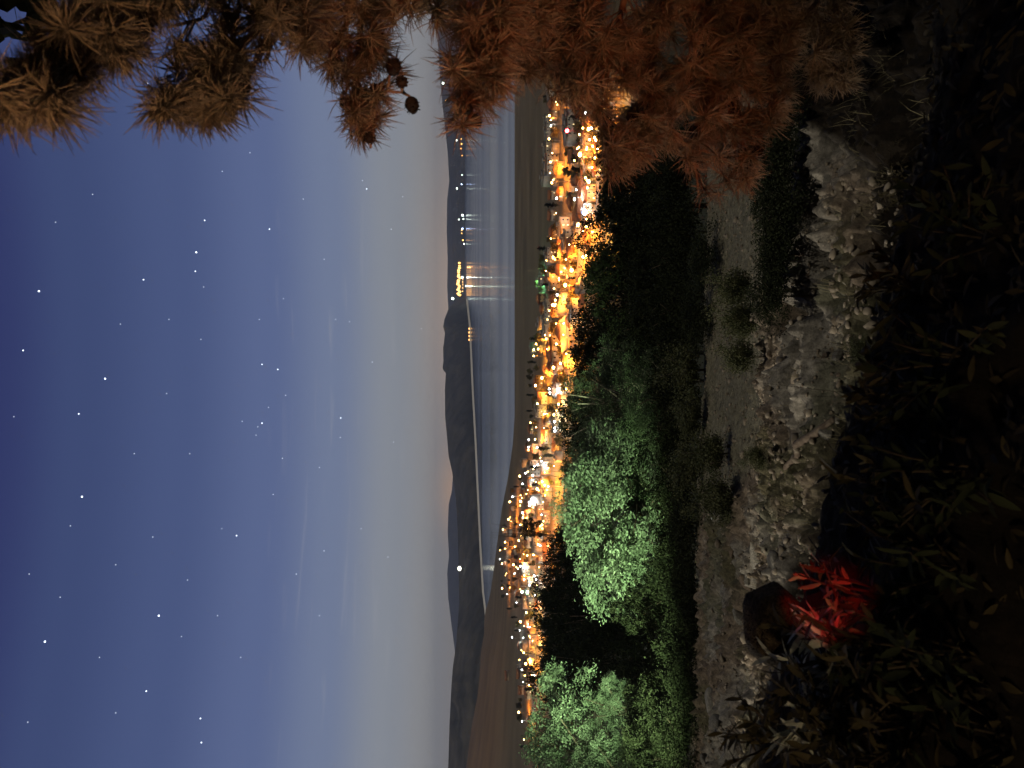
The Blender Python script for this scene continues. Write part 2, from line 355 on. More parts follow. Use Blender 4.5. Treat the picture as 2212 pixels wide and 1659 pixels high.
# ------------------------------------------------------------------ lamps of the town
LAMPS = [  # px, py, kind
 (1252.7, 334, 'O'), (1271.6, 279, 'o'), (1279.5, 201, 'o'), (1299, 234, 'o'), (1202.6, 428.5, 'w'), (1240.8, 430.5, 'w'), (1248.7, 486, 'O'), (1267, 491, 'y'), (1271.5, 392, 'y'),
 (1194.7, 555, 'o'), (1234.8, 583.6, 'O'), (1221, 616, 'O'), (1204, 637, 'w'), (1199.6, 648.6, 'o'), (1194.6, 659, 'O'), (1259, 556, 'y'), (1202, 743, 'o'), (1195.5, 794, 'O'), (1157.8, 743, 'o'),
 (1170.7, 816.6, 'O'), (1210.4, 785, 'y'), (1180, 732, 'o'), (1152.9, 755, 'y'), (1162.8, 754, 'y'), (1153, 769, 'o'), (1156.8, 833, 'O'), (1186, 840, 'w'), (1188, 849, 'w'), (1223.8, 840, 'o'), (1211.4, 848, 'o'),
 (1161, 872, 'y'), (1206.4, 873, 'o'), (1196.5, 896, 'y'), (1145.9, 913, 'o'), (1197.5, 911.7, 'w'), (1197.5, 924.6, 'w'), (1198.5, 931, 'w'), (1155.8, 949, 'y'), (1142, 950, 'w'), (1142, 966, 'w'), (1141.5, 972, 'o'),
 (1160.3, 967, 'w'), (1161.5, 1004, 'w'), (1122.8, 1028.7, 'O'), (1135.2, 1022, 'w'), (1151, 1026.7, 'w'), (1150.5, 1037, 'w'), (1160.4, 1056, 'O'), (1171.3, 1040.6, 'y'), (1176.8, 1048, 'y'), (1128.7, 1045.6, 'w'),
 (1107, 1073, 'w'), (1101, 1084, 'O'), (1124.2, 1083, 'O'), (1143, 1085, 'w'), (1144, 1092, 'w'), (1128.7, 1107.6, 'w'), (1129.7, 1118.5, 'w'), (1098.4, 1122, 'O'), (1086.6, 1144, 'O'), (1170.9, 1134, 'o'), (1123.8, 1134, 'y'),
 (1091, 1171, 'O'), (1111.9, 1181, 'o'), (1120.3, 1167.5, 'y'), (1080.6, 1189, 'o'), (1091, 1185, 'o'), (1079.6, 1207.6, 'w'), (1084.6, 1217.6, 'O'), (1108.8, 1220, 'O'), (1124.3, 1223, 'w'), (1118.8, 1228.5, 'o'),
 (1139.2, 1200, 'o'), (1152.6, 1198.7, 'o'), (1162.5, 1176, 'o'), (1111.4, 1239, 'w'), (1132.7, 1243, 'o'), (1132.2, 1252, 'w'), (1154, 1244, 'w'), (1158, 1252, 'w'), (1143.6, 1264, 'w'), (1127.7, 1278.6, 'g'), (1139.6, 1279, 'g'),
 (1084.6, 1271, 'O'), (1124.2, 1343, 'O'), (1137, 1323, 'y'), (1131.2, 1410, 'y'), (1146.6, 1428, 'y'), (1135.7, 1434, 'O'), (1154, 1459, 'w'), (1106.3, 1376.6, 'w'), (1127.2, 1447, 'w'), (1142.3, 1479.7, 'o'),
 (1120.6, 1538.6, 'O'), (1127.6, 1558, 'w'), (1131.8, 1597.5, 'o'), (1187, 250, 'o'), (1186, 300, 'o'), (1189, 350, 'o'), (1192, 395, 'o'), (1262.6, 458, 'b')]
LK = {'s': ('lamp_orange', .30, 9000, (1, .31, .032), 'small orange'), 'e': ('lamp_white', .3, 5000, (.9, .95, 1), 'small white'), 'o': ('lamp_orange', .5, 20000, (1, .31, .032), 'orange'), 'O': ('lamp_orange', .8, 40000, (1, .31, .032), 'bright orange'), 'y': ('lamp_yellow', .55, 30000, (1, .56, .07), 'yellow'),
      'w': ('lamp_white', .5, 6500, (.85, .95, 1), 'white'), 'g': ('lamp_green', .95, 25000, (.45, 1, .65), 'greenish white'), 'b': ('lamp_blue', 1.0, 12000, (.5, .65, 1), 'bluish'), 'r': ('lamp_red', .55, 3000, (1, .03, .03), 'red')}
def make_lamp_meshes(hh, r, key):
    p = MB(); p.tube([(0, 0, -1.5), (0, 0, hh * .6), (0, 0, hh - .1)], [.09, .075, .06]); p.tube([(0, 0, hh - .1), (0, .5, hh + r * 1.1), (0, 1.0, hh + r * 1.2)], [.05, .045, .04])
    pm = p.mesh('pole', M['pole'])
    v, t = ICO[2]; g = MB(); g.add(v * (r, r, r * .8) + (0, 1.0, hh), t=t); gm = g.mesh('lamp_globe', M[key], True)
    c = MB(); vv = v * (r * .7, r * .7, r * .25); c.add(vv + (0, 1.0, hh + r * .95), t=t); cm = c.mesh('lamp_cap', M['metal'])
    return pm, gm, cm
def zone_of(px, py):
    f = np.interp(py, TF[:, 0], TF[:, 1]); n = np.interp(py, TF[:, 0], TF[:, 2]); t = (px - f) / max(n - f, 1)
    return 'seaward' if t < .36 else ('middle' if t < .7 else 'hillside')
HL = 8.5
LM = {k: make_lamp_meshes(HL, v[1], v[0]) for k, v in LK.items()}
lamp_recs = []
LIGHTS = {}
def town_lamp(px, py, k):
    p = ground(px, py, HL, 200)
    az = math.atan2(p[0], p[1])
    e = empty('street_lamp', p, random.uniform(0, 6.28))
    pm, gm, cm = LM[k]; ang = e.rotation_euler[2]
    off = Vector((-math.sin(ang), math.cos(ang), 0)); e.location = Vector(p) - off
    mobj('pole', pm, e); mobj('lamp_globe', gm, e); mobj('lamp_cap', cm, e)
    lt = bpy.data.lights.new('lamp_light', 'SPOT'); lt.spot_size = R(172); lt.spot_blend = .25; lt.energy = LK[k][2] * random.uniform(.75, 1.25); lt.color = LK[k][3]; lt.shadow_soft_size = .12
    lo = bpy.data.objects.new('lamp_light', lt); lo.location = Vector(p) + Vector((0, 0, HL - LK[k][1] * .8 - .35)); col.objects.link(lo)
    lamp_recs.append((e, px, py, k)); return p
for _ in range(150):
    py = random.choice((random.uniform(210, 480), random.uniform(215, 480), random.uniform(480, 1290), random.uniform(480, 1290), random.uniform(1000, 1300), random.uniform(1300, 1480)))
    f_ = np.interp(py, TF[:, 0], TF[:, 1]); n_ = np.interp(py, TF[:, 0], TF[:, 2]); px = random.uniform(f_ + 4, n_ - 6)
    if py < 480 and 1208 < px < 1240: continue
    LAMPS.append((px, py, random.choice('ssssse')))
lamp_pts = [(*town_lamp(px, py, k)[:2], k) for px, py, k in LAMPS]
by = {}
for e, px, py, k in lamp_recs: by.setdefault((LK[k][4], zone_of(px, py)), []).append((py, e))
for (c, z), L_ in by.items():
    for i, (py, e) in enumerate(sorted(L_, key=lambda a: a[0])):
        one = len(L_) == 1
        tag(e, f'{c} glowing street lamp' + (f', the only one in the town\'s {z} row' if one else f', {ordw(i)} from the photo top in the town\'s {z} row'), 'street lamp', 'lit street lamps of the town')
# red beacon on a mast, near the pine
p = ground(1225, 282.5, 12, 200); e = empty('beacon_mast', p)
m = MB(); m.tube([(0, 0, -1), (0, 0, 11.6)], [.14, .08]); m.build('mast', M['pole'], e)
v, t = ICO[2]; g = MB(); g.add(v * .75 + (0, 0, 12), t=t); g.build('red_lamp', M['lamp_red'], e, True)
tag(e, 'tall mast with glowing red light beside the pine branches', 'beacon')
lt = bpy.data.lights.new('beacon_light', 'POINT'); lt.energy = 2500; lt.color = (1, .04, .03); lt.shadow_soft_size = .2
lo = bpy.data.objects.new('beacon_light', lt); lo.location = Vector(p) + Vector((0, -1.2, 12)); col.objects.link(lo)

# ------------------------------------------------------------------ houses
def house_proto(w, d, h, roof, wallm, roofm, win, lit=0):
    """mesh set of one house: wall, roof, windows (each its own part)"""
    parts = []
    b_ = MB(); b_.box(-w / 2, w / 2, -d / 2, d / 2, -2.5, h)
    if roof == 'gable':
        b_.add([(-w / 2, -d / 2, h), (-w / 2, d / 2, h), (-w / 2, 0, h + d * .27), (w / 2, -d / 2, h), (w / 2, d / 2, h), (w / 2, 0, h + d * .27)], t=[(0, 2, 1), (3, 4, 5)])
    parts.append(('wall', b_.mesh('wall', M[wallm])))
    r_ = MB(); o = .45
    if roof == 'gable':
        z0 = h - .12; z1 = h + d * .27 + .05
        for s in (-1, 1):
            v = []
            for dz in (0, .22):
                v += [(-w / 2 - o, s * (d / 2 + o), z0 - o * .5 + dz), (w / 2 + o, s * (d / 2 + o), z0 - o * .5 + dz), (w / 2 + o, 0, z1 + dz), (-w / 2 - o, 0, z1 + dz)]
            r_.add(v, [(0, 1, 2, 3), (7, 6, 5, 4), (0, 4, 5, 1), (1, 5, 6, 2), (3, 7, 4, 0)])
    elif roof == 'hip':
        v = [(-w / 2 - o, -d / 2 - o, h + .02), (w / 2 + o, -d / 2 - o, h + .02), (w / 2 + o, d / 2 + o, h + .02), (-w / 2 - o, d / 2 + o, h + .02), (-w * .22, 0, h + d * .3), (w * .22, 0, h + d * .3)]
        r_.add(v, [(0, 1, 5, 4), (2, 3, 4, 5), (3, 2, 1, 0)], [(1, 2, 5), (3, 0, 4)])
    else:
        r_.box(-w / 2 - .2, w / 2 + .2, -d / 2 - .2, d / 2 + .2, h + .003, h + .3)
        for (x0, x1, y0, y1) in ((-w / 2 - .2, w / 2 + .2, -d / 2 - .2, -d / 2), (-w / 2 - .2, w / 2 + .2, d / 2, d / 2 + .2)):
            r_.box(x0, x1, y0, y1, h + .302, h + .9)
        r_.box(w * .1, w * .34, -d * .1, d * .2, h + .302, h + 2.1)
    parts.append(('roof', r_.mesh('roof', M[roofm])))
    wins = []
    if win:
        nw = max(2, int(w / 3.2)); ns = max(1, int(h / 2.9))
        for fl in range(ns):
            for k in range(nw):
                x = -w / 2 + w * (k + .5) / nw; z = fl * 2.9 + 1.5
                m_ = MB(); m_.box(x - .5, x + .5, -d / 2 - .05, -d / 2 + .1, z - .65, z + .65)
                f_ = m_.mesh('window', M['plaster_white']); q_ = MB(); q_.box(x - .4, x + .4, -d / 2 - .07, -d / 2 - .052, z - .55, z + .55)
                wins.append((f_, q_.mesh('pane', M['pane_lit' if (fl * nw + k) in ((lit,) if np.isscalar(lit) else lit) else 'pane'])))
    return parts, wins
KINDS = {
 'gabled white house': house_proto(9, 7.5, 5.6, 'gable', 'plaster_white', 'tile', True, 1),
 'gabled cream house': house_proto(12, 8, 3.4, 'gable', 'plaster_cream', 'tile', True, 2),
 'hip-roofed ochre house': house_proto(10, 9, 5.8, 'hip', 'plaster_ochre', 'tile', True, 0),
 'hip-roofed white house': house_proto(8.5, 8, 3.3, 'hip', 'plaster_white', 'tile', True, 0),
 'flat-roofed cream block': house_proto(11, 9, 6.2, 'flat', 'plaster_cream', 'slab', True, (1, 4)),
 'flat-roofed grey block': house_proto(9, 8, 5.9, 'flat', 'plaster_grey', 'slab', True, 3),
 'three-storey white block': house_proto(13, 10, 8.9, 'flat', 'plaster_white', 'slab', True, (2, 6)),
}
KN = list(KINDS)
placed = []
def place_house(kind, px, py, rz=None, scale=1.0, label=None):
    p = ground(px, py, 0, 200)
    if rz is None: rz = math.atan2(-p[0], p[1]) * .6 + random.gauss(0, .45) + random.choice((0, 0, 0, math.pi / 2))
    e = empty('house', p, rz, scale)
    parts, wins = KINDS[kind]
    w = None
    for n, me in parts:
        o = mobj(n, me, e)
    if p[1] < 620:
        for fm, pm in wins:
            f = mobj('window', fm, e); mobj('pane', pm, f)
    placed.append((e, kind, px, py, label)); return e
# the ones that stand out in the photo
KINDS['yellow gable-end house'] = house_proto(8, 9, 5.2, 'gable', 'plaster_ochre', 'tile', True, 9)
KINDS['pale arcaded house'] = house_proto(15, 9, 6.2, 'hip', 'plaster_white', 'tile', True, 3)
KINDS['long low shed'] = house_proto(26, 8, 3.4, 'gable', 'plaster_cream', 'slab', True, 40)
place_house('yellow gable-end house', 1259, 536, .15, 1.0, 'bright yellow gabled house with small windows beside the white-topped block')
place_house('three-storey white block', 1266, 503, .1, .62, 'brightly lit white block standing next to the yellow gabled house')
place_house('pale arcaded house', 1212, 757, .25, 1.0, 'pale house with rows of dark openings in mid town')
place_house('long low shed', 1236, 740, .5, 1.0, 'long low shed nearest the green trees, above the arcaded house')
place_house('long low shed', 1268, 585, -.5, .8, 'long fan-shaped row building at the dark tree edge')
place_house('flat-roofed grey block', 1208, 610, .2, .9, 'grey block with pale blue-lit wall beside the small green tree')
place_house('three-storey white block', 1166, 1012, .2, .9, 'white three-storey block with grid of openings left of the white lamps')
place_house('gabled cream house', 1099, 1459, .2, .8, 'lone beige house on the dark field beyond the town')
def dist_lamp(p, kinds='oOy'):
    return min(math.hypot(p[0] - a, p[1] - b_) for a, b_, k in lamp_pts if k in kinds)
tree_spots = []
pyv = 205.0
taken = [(c[2], c[3]) for c in placed]
while pyv < 1612:
    f = np.interp(pyv, TF[:, 0], TF[:, 1]); n = np.interp(pyv, TF[:, 0], TF[:, 2])
    pxv = f + random.uniform(2, 9)
    while pxv < n + 6:
        py = pyv + random.uniform(-9, 9); px = pxv
        gap = (pyv < 480 and 1212 < px < 1236)
        dens = .66 if pyv < 1300 else .5
        if pyv > 1490: dens = .2
        clash = any(abs(px - a) < 12 and abs(py - b_) < 20 for a, b_ in taken)
        r_ = random.random()
        if not gap and not clash:
            p = ground(px + 4, py, 0, 200); near = dist_lamp(p) < 45
            if r_ < dens and (near or random.random() < .5) and p[2] > .4:
                place_house(random.choice(KN), px + 6, py, None, random.uniform(.6, .86)); taken.append((px, py))
            elif r_ < dens + (.33 if pyv < 1300 else .48) and p[2] > .4: tree_spots.append((px + 3, py))
        elif not gap and r_ < .3: tree_spots.append((px + 3, py))
        pxv += random.uniform(11, 17)
    pyv += random.uniform(17, 24)
by = {}
for e, kind, px, py, lab in placed:
    if lab: tag(e, lab, 'house', 'houses of the town')
    else: by.setdefault((kind, zone_of(px - 6, py)), []).append((py, e))
for (kind, z), L_ in by.items():
    for i, (py, e) in enumerate(sorted(L_, key=lambda a: a[0])):
        tag(e, f'{kind}, ' + (f'the only one in the town\'s {z} row' if len(L_) == 1 else f'{ordw(i)} of its kind from the photo top, {z} row'), 'house', 'houses of the town')

# ------------------------------------------------------------------ foliage generator
def leaf_quads(P, D, U, ln, wd):
    """P centres (n,3), D long axis, U side axis"""
    a = P - D * ln[:, None] * .5; b_ = P + D * ln[:, None] * .5; s = U * wd[:, None] * .5; c = P + D * ln[:, None] * .08
    v = np.stack([a, c + s, b_, c - s], 1).reshape(-1, 3); q = np.arange(len(v)).reshape(-1, 4); return v, q
def unit(v): return v / (np.linalg.norm(v, axis=-1, keepdims=True) + 1e-9)
def crown_mesh(name, m, rx, rz, n_cl, per, ls, seed, lump=.55, flat=.0, cl_r=.16):
    g_ = np.random.default_rng(seed)
    d = unit(g_.normal(size=(n_cl * 3, 3))); rr = g_.random(n_cl * 3) ** .45
    ang = np.arctan2(d[:, 1], d[:, 0]); lob = 1 + lump * (vnoise(ang * 1.3 + 10 + seed, d[:, 2] * 2.4 + 5, seed) - .5) * 1.6
    c = d * (rr * lob)[:, None] * (rx, rx, rz); c = c[c[:, 2] > -rz * (.8 - flat)][:n_cl]
    n_ = len(c) * per
    cid = np.repeat(np.arange(len(c)), per); sz = g_.uniform(.6, 1.35, len(c))[cid]
    P = c[cid] + g_.normal(size=(n_, 3)) * (rx * cl_r * sz)[:, None] * (1, 1, .8)
    D = unit(g_.normal(size=(n_, 3)) + unit(P + 1e-6) * .5 + (0, 0, -.25)); U = unit(np.cross(D, g_.normal(size=(n_, 3))))
    ln = g_.uniform(.7, 1.4, n_) * ls; v, q = leaf_quads(P, D, U, ln, ln * g_.uniform(.45, .7, n_))
    return npmesh(name, v, [q], m), c
def puff_mesh(name, m, rx, rz, n_p, n_c, per, ls, seed, pr=.36, gap=.0):
    g_ = np.random.default_rng(seed); pc = []
    for _ in range(n_p * 12):
        d = unit(g_.normal(size=3)); r = g_.random() ** .4
        if d[2] < -.75: continue
        lob = 1 + .7 * (float(vnoise(np.array(math.atan2(d[1], d[0]) * 1.2 + seed), np.array(d[2] * 2 + 3), seed)) - .5)
        c = d * r * lob * (rx, rx, rz) * .80
        if all(np.linalg.norm((c - q) / (rx, rx, rz)) > .27 for q in pc): pc.append(c)
        if len(pc) >= n_p: break
    P = []; D = []
    for c in pc:
        R_ = rx * pr * g_.uniform(.7, 1.25); out = unit(c / (rx, rx, rz) + (0, 0, .35))
        for _ in range(n_c):
            d = unit(g_.normal(size=3) + out * .75); q = c + d * R_ * (1, 1, .72) * g_.uniform(.72, 1.12)
            k = int(per * g_.uniform(.6, 1.4)); pp = q + g_.normal(size=(k, 3)) * R_ * .17
            P.append(pp); D.append(unit(g_.normal(size=(k, 3)) * .8 + d + (0, 0, -.3)))
    P = np.concatenate(P); D = np.concatenate(D); n_ = len(P); U = unit(np.cross(D, g_.normal(size=(n_, 3)) + (0, 0, .6)))
    ln = g_.uniform(.65, 1.35, n_) * ls; v, q = leaf_quads(P, D, U, ln, ln * g_.uniform(.45, .75, n_))
    return npmesh(name, v, [q], m), np.array(pc)
def limb_mesh(c, hgt, r0, seed, m='bark', nb=9):
    g_ = np.random.default_rng(seed); t = MB()
    bend = g_.normal(size=2) * .12 * hgt
    tr = [np.array((0, 0, -.6)), np.array((bend[0] * .3, bend[1] * .3, hgt * .4)), np.array((bend[0], bend[1], hgt * .85)), np.array((bend[0] * 1.1, bend[1] * 1.1, hgt * 1.25))]
    t.tube(tr, [r0, r0 * .75, r0 * .5, r0 * .2], 7)
    for i in g_.choice(len(c), min(nb, len(c)), replace=False):
        e_ = c[i] + (0, 0, hgt); k = tr[2] * .6 + tr[1] * .4 if e_[2] < hgt * 1.1 else tr[2]
        t.tube([k, (k + e_) / 2 + g_.normal(size=3) * .12 * hgt * .3, e_], [r0 * .4, r0 * .25, r0 * .08], 5)
    return t.mesh('trunk', M[m], True)
def proto_tree(kind, rx, rz, hgt, n_cl, per, ls, leafm, seed, r0, twigm='bark', nb=9, **kw):
    if 'pr' in kw: cm, c = puff_mesh('crown', M[leafm], rx, rz, n_cl, 16, per, ls, seed, kw['pr'])
    else: cm, c = crown_mesh('crown', M[leafm], rx, rz, n_cl, per, ls, seed, **kw)
    return dict(crown=cm, trunk=limb_mesh(c, hgt, r0, seed + 1, twigm, nb), h=hgt)
def place_tree(name, pr, p, scale, rz):
    e = empty(name, p, rz, scale)
    mobj('trunk', pr['trunk'], e); mobj('crown', pr['crown'], e).location = (0, 0, pr['h']); return e

# town trees
TT = [proto_tree('town', 2.6, 2.4, 3.4, 46, 42, .55, 'leaf_town', 100, .16, nb=5), proto_tree('town', 2.2, 3.0, 3.6, 46, 42, .5, 'leaf_town', 105, .15, nb=5, lump=.7), proto_tree('town', 1.0, 4.2, 4.4, 40, 42, .4, 'leaf_dark', 110, .14, nb=4, lump=.2, cl_r=.3)]
TN = ['round tree', 'tall uneven tree', 'slim cypress tree']
recs = {}
for px, py in tree_spots:
    p = ground(px, py, 0, 200); k = random.choice((0, 0, 0, 1, 1, 2)); s = random.uniform(.6, 1.15)
    e = place_tree('town_tree', TT[k], p, s, random.uniform(0, 6.28)); recs.setdefault((k, zone_of(px - 3, py)), []).append((py, e))
for (k, z), L_ in recs.items():
    for i, (py, e) in enumerate(sorted(L_, key=lambda a: a[0])):
        tag(e, f'{TN[k]} under orange lamps, ' + (f'the only one in the town\'s {z} row' if len(L_) == 1 else f'{ordw(i)} from the photo top, {z} row'), 'tree', 'trees among the town houses')
# green lit tree at the field edge
p = ground(1172, 612, 0, 200); e = place_tree('town_tree', TT[1], p, .95, 1.0); tag(e, 'small tree lit bright green on the dark field edge', 'tree', 'trees among the town houses')
lt = bpy.data.lights.new('green_floodlight', 'POINT'); lt.energy = 26000; lt.color = (.25, 1, .45); lt.shadow_soft_size = .2
lo = bpy.data.objects.new('green_floodlight', lt); lo.location = Vector(p) + Vector((1.0, -5.0, 2.0)); col.objects.link(lo)

# ------------------------------------------------------------------ far shore lights
v2, t2 = ICO[1]
def far_light(name, px, py, Y, r, mk, label, cat, sq=(1, 1, 1), energy=0, c=(1, 1, 1)):
    p = at(px, py, Y); gz = max(p[2], 1.0)
    e = empty(name, (p[0], p[1], 0.0) if p[2] < 30 else (p[0], p[1], p[2] - 14))
    m_ = MB(); m_.tube([(0, 0, -6), (0, 0, p[2] - e.location.z)], [.5, .35], 5); m_.build('pole', M['pole'], e)
    g_ = MB(); g_.add(v2 * r * np.array(sq) + (0, 0, p[2] - e.location.z), t=t2); g_.build('lamp_globe', M[mk], e, True)
    tag(e, label, cat, 'lights across the bay'); return e
Yf = 5150
fl = [568, 574, 579, 584, 588, 593, 597, 601, 606, 610, 614, 618, 622, 626, 630, 634, 637]
for i, py in enumerate(fl):
    far_light('shore_lamp', 991 + random.uniform(-2.2, 2.2), py, Yf, random.uniform(6, 9), 'lamp_far', f'orange lamp in the distant shore string, {ordw(i)} from the photo top', 'shore lamp', (1, 1, 1.5))
for i, py in enumerate((603, 609, 615, 622, 629)):
    far_light('shore_lamp', 999.5, py, Yf - 60, 4, 'lamp_far', f'dim orange lamp below the distant shore string, {ordw(i)} from the photo top', 'shore lamp')
for px, py, r, mk, lab in ((998.5, 599, 8, 'lamp_farw', 'bluish white lamp beside the orange shore string'), (1008.6, 618, 11, 'lamp_farw', 'brightest white lamp on the water edge across the bay'), (978, 645, 10, 'lamp_farw', 'tall greenish white light just behind the headland tip'),
        (957, 180, 9, 'lamp_farw', 'white light high on the distant hill near the pine'), (963, 217, 5, 'lamp_far', 'small orange light below the hilltop white light'), (986, 303, 6, 'lamp_farw', 'white light on the dark hill just below the pine tip'),
        (996, 300, 5, 'lamp_far', 'orange shore light just under the pine tip'), (997, 311, 6, 'lamp_far', 'wide orange shore light below the pine tip'), (995.5, 321, 5.5, 'lamp_far', 'orange shore light beside the hill white light'),
        (998, 336, 4, 'lamp_far', 'faint orange shore light alone on the water edge'), (998, 378, 4, 'lamp_farw', 'faint whitish shore light in the quiet stretch'), (997, 398, 3.5, 'lamp_blue', 'bluish shore light near the pale hillside light'), (987, 407, 6, 'lamp_farw', 'pale yellowish light halfway up the distant hill'),
        (999, 465, 8, 'lamp_farw', 'warm white light first of the middle shore cluster'), (991.5, 474, 5, 'lamp_farw', 'small green-white light above the middle shore cluster'), (1001, 473, 5, 'lamp_farw', 'small white light low in the middle shore cluster'),
        (999, 494, 5, 'lamp_blue', 'violet light in the middle shore cluster'), (997.5, 497, 5, 'lamp_far', 'reddish orange light beside the violet one'), (997.5, 504, 4, 'lamp_far', 'small dull orange light below the violet one'), (1000, 519, 6, 'lamp_far', 'orange light in the gap before the white spark'), (1002.5, 527, 5, 'lamp_farw', 'white spark on the water edge past the orange light')):
    far_light('shore_lamp', px, py, Yf - 80, r, mk, lab, 'shore lamp')
far_light('shore_lamp', 992.5, 1228, 2250, 8, 'lamp_ridge', 'bright yellowish white light on the left hill ridge', 'shore lamp', (1, 1, .8))
far_light('shore_lamp', 1046.5, 1355, 1640, 2.0, 'lamp_red', 'tiny red light at the end of the pale beach', 'shore lamp')
for i, py in enumerate((710, 718, 726, 734)):
    far_light('shore_lamp', 1013.3, py, 3500, 3.2, 'lamp_far', f'dull orange lamp on the headland beach, {ordw(i)} from the photo top', 'shore lamp', (1.6, 1, .8))

for px, py, e_, c_ in ((1008, 618, 1.5e5, (.85, 1, .75)), (1004, 599, 0.8e5, (.8, 1, .95)), (1003, 577, 0.6e5, (1, .42, .12))):
    lt = bpy.data.lights.new('shore_light', 'POINT'); lt.energy = e_; lt.color = c_; lt.shadow_soft_size = 3
    lo = bpy.data.objects.new('shore_light', lt); q_ = at(px, py, 4700); lo.location = (q_[0], q_[1], max(q_[2], 16)); col.objects.link(lo)
# ------------------------------------------------------------------ stars
STARS = [(84, 629, 2), (50, 757, 1), (170, 894, 1), (227, 818, 2), (177, 1073, 2), (97, 1386, 2), (343, 1330, 2), (316, 1493, 1), (433, 1552, 1), (435, 1604, 1), (310, 604, 1), (424, 545, 2), (422, 586, 1), (442, 476, 1), (440, 620, 0), (582, 495, 1), (434, 733, 0),
 (523, 910, 0), (566, 914, 1), (557, 922, 0), (553, 940, 0), (610, 990, 0), (590, 1068, 0), (511, 1157, 1), (479, 1142, 0), (405, 1253, 0), (392, 1375, 0), (612, 645, 0), (755, 695, 0), (725, 690, 0), (566, 787, 1), (600, 798, 1), (617, 854, 0), (736, 903, 1), (850, 955, 0),
 (735, 945, 0), (792, 408, 1), (783, 390, 0), (870, 425, 0), (845, 495, 0), (804, 782, 0), (780, 1142, 0), (838, 1203, 0), (640, 1240, 0), (152, 1136, 0), (318, 180, 2), (580, 880, 0), (63, 1240, 0), (560, 690, 0), (910, 710, 0), (120, 480, 0), (260, 700, 0), (200, 420, 0), (290, 980, 0), (360, 850, 0), (690, 1010, 0), (700, 560, 0), (655, 430, 0), (250, 1220, 0), (130, 1290, 0), (215, 1420, 0), (470, 1330, 0), (520, 1420, 0), (250, 1540, 0), (60, 1560, 0), (690, 1330, 0), (700, 1190, 0), (365, 690, 0), (480, 370, 0), (540, 330, 0), (30, 900, 0), (330, 1160, 0), (410, 980, 0)]
smesh = {}
for k, r in ((0, 9), (1, 12), (2, 17)):
    g_ = MB(); g_.add(v2 * r, t=t2); smesh[k] = g_.mesh('star', M['star' if k else 'star_faint'], True)
SL = {0: 'faint', 1: 'clear', 2: 'bright'}
for k in (0, 1, 2):
    for i, (px, py, _) in enumerate(sorted(s for s in STARS if s[2] == k)):
        d = ray(px, py); d /= np.linalg.norm(d); o = mobj('star', smesh[k], None, CAM + d * 15000)
        tag(o, f'{SL[k]} small star in the blue sky, {ordw(i)} of the {SL[k]} ones from the photo left', 'star', 'stars in the night sky')

# ------------------------------------------------------------------ tree belt below the path
BT = {
 'leafy': proto_tree('a', 2.6, 2.5, 4.2, 30, 46, .10, 'leaf', 200, .16, nb=14, pr=.30),
 'pale': proto_tree('p', 2.6, 2.5, 4.2, 30, 46, .10, 'leaf_pale', 204, .16, nb=14, pr=.30),
 'leafy2': proto_tree('b', 2.7, 2.2, 4.0, 28, 36, .10, 'leaf', 210, .15, 'twig', 26, pr=.28),
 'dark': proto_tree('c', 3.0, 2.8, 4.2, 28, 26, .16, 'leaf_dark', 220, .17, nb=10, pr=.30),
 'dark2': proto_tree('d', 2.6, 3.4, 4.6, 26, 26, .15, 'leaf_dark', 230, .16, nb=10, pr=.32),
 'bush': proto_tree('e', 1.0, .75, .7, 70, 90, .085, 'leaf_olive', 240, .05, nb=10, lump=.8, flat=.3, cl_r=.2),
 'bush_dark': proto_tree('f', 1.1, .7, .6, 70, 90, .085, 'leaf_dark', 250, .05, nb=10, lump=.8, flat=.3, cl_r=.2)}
def belt(kind, px_top, px_mid, py, Y, half_px, label, cat='tree', rz=None):
    """tree whose crown centre shows at (px_mid, py), top at px_top, standing on the slope at distance Y"""
    pr = BT[kind]; c = at(px_mid, py, Y); top = at(px_top, py, Y)
    g0 = float(terrain(c[0], c[1]))
    srx = half_px / F * Y / (2.6 if 'bush' not in kind else 1.05)
    srz = (top[2] - c[2]) / (2.5 if 'bush' not in kind else .8)
    e = empty('tree' if cat == 'tree' else 'shrub', (c[0], c[1], g0), rz if rz is not None else random.uniform(0, 6.28))
    hh = max(c[2] - g0, .4)
    tr = mobj('trunk', pr['trunk'], e); tr.scale = (srx, srx, hh / pr['h'])
    cr = mobj('crown', pr['crown'], e); cr.location = (0, 0, hh); cr.scale = (srx, srx, srz)
    return tag(e, label, cat, 'trees on the slope' if cat == 'tree' else 'shrubs on the bank')
belt('pale', 1186, 1310, 1110, 26, 205, 'large green-lit leafy tree in the middle of the slope')
belt('pale', 1290, 1380, 1205, 25, 75, 'smaller bright green tree hugging the large green-lit tree')
belt('leafy', 1230, 1320, 1000, 28, 85, 'mid-green tree between the large green tree and the twiggy one')
belt('leafy2', 1215, 1310, 860, 29, 110, 'grey-green tree with pale bare twigs showing')
belt('leafy2', 1290, 1380, 760, 30, 85, 'dim green tree next to the twiggy grey-green tree')
belt('leafy', 1335, 1420, 900, 24, 90, 'dim green low tree in front of the twiggy one')
belt('pale', 1118, 1235, 1600, 24, 150, 'brightest pale green tree at the photo bottom edge')
belt('pale', 1280, 1330, 1520, 23, 60, 'bright green bough-like tree beside the brightest one')
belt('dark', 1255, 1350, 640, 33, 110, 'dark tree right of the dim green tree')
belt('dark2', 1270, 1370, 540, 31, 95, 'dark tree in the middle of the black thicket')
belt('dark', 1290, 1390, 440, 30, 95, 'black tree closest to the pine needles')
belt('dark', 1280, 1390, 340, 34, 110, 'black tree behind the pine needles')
belt('dark', 1350, 1430, 620, 26, 90, 'low dark tree at the edge of the path')
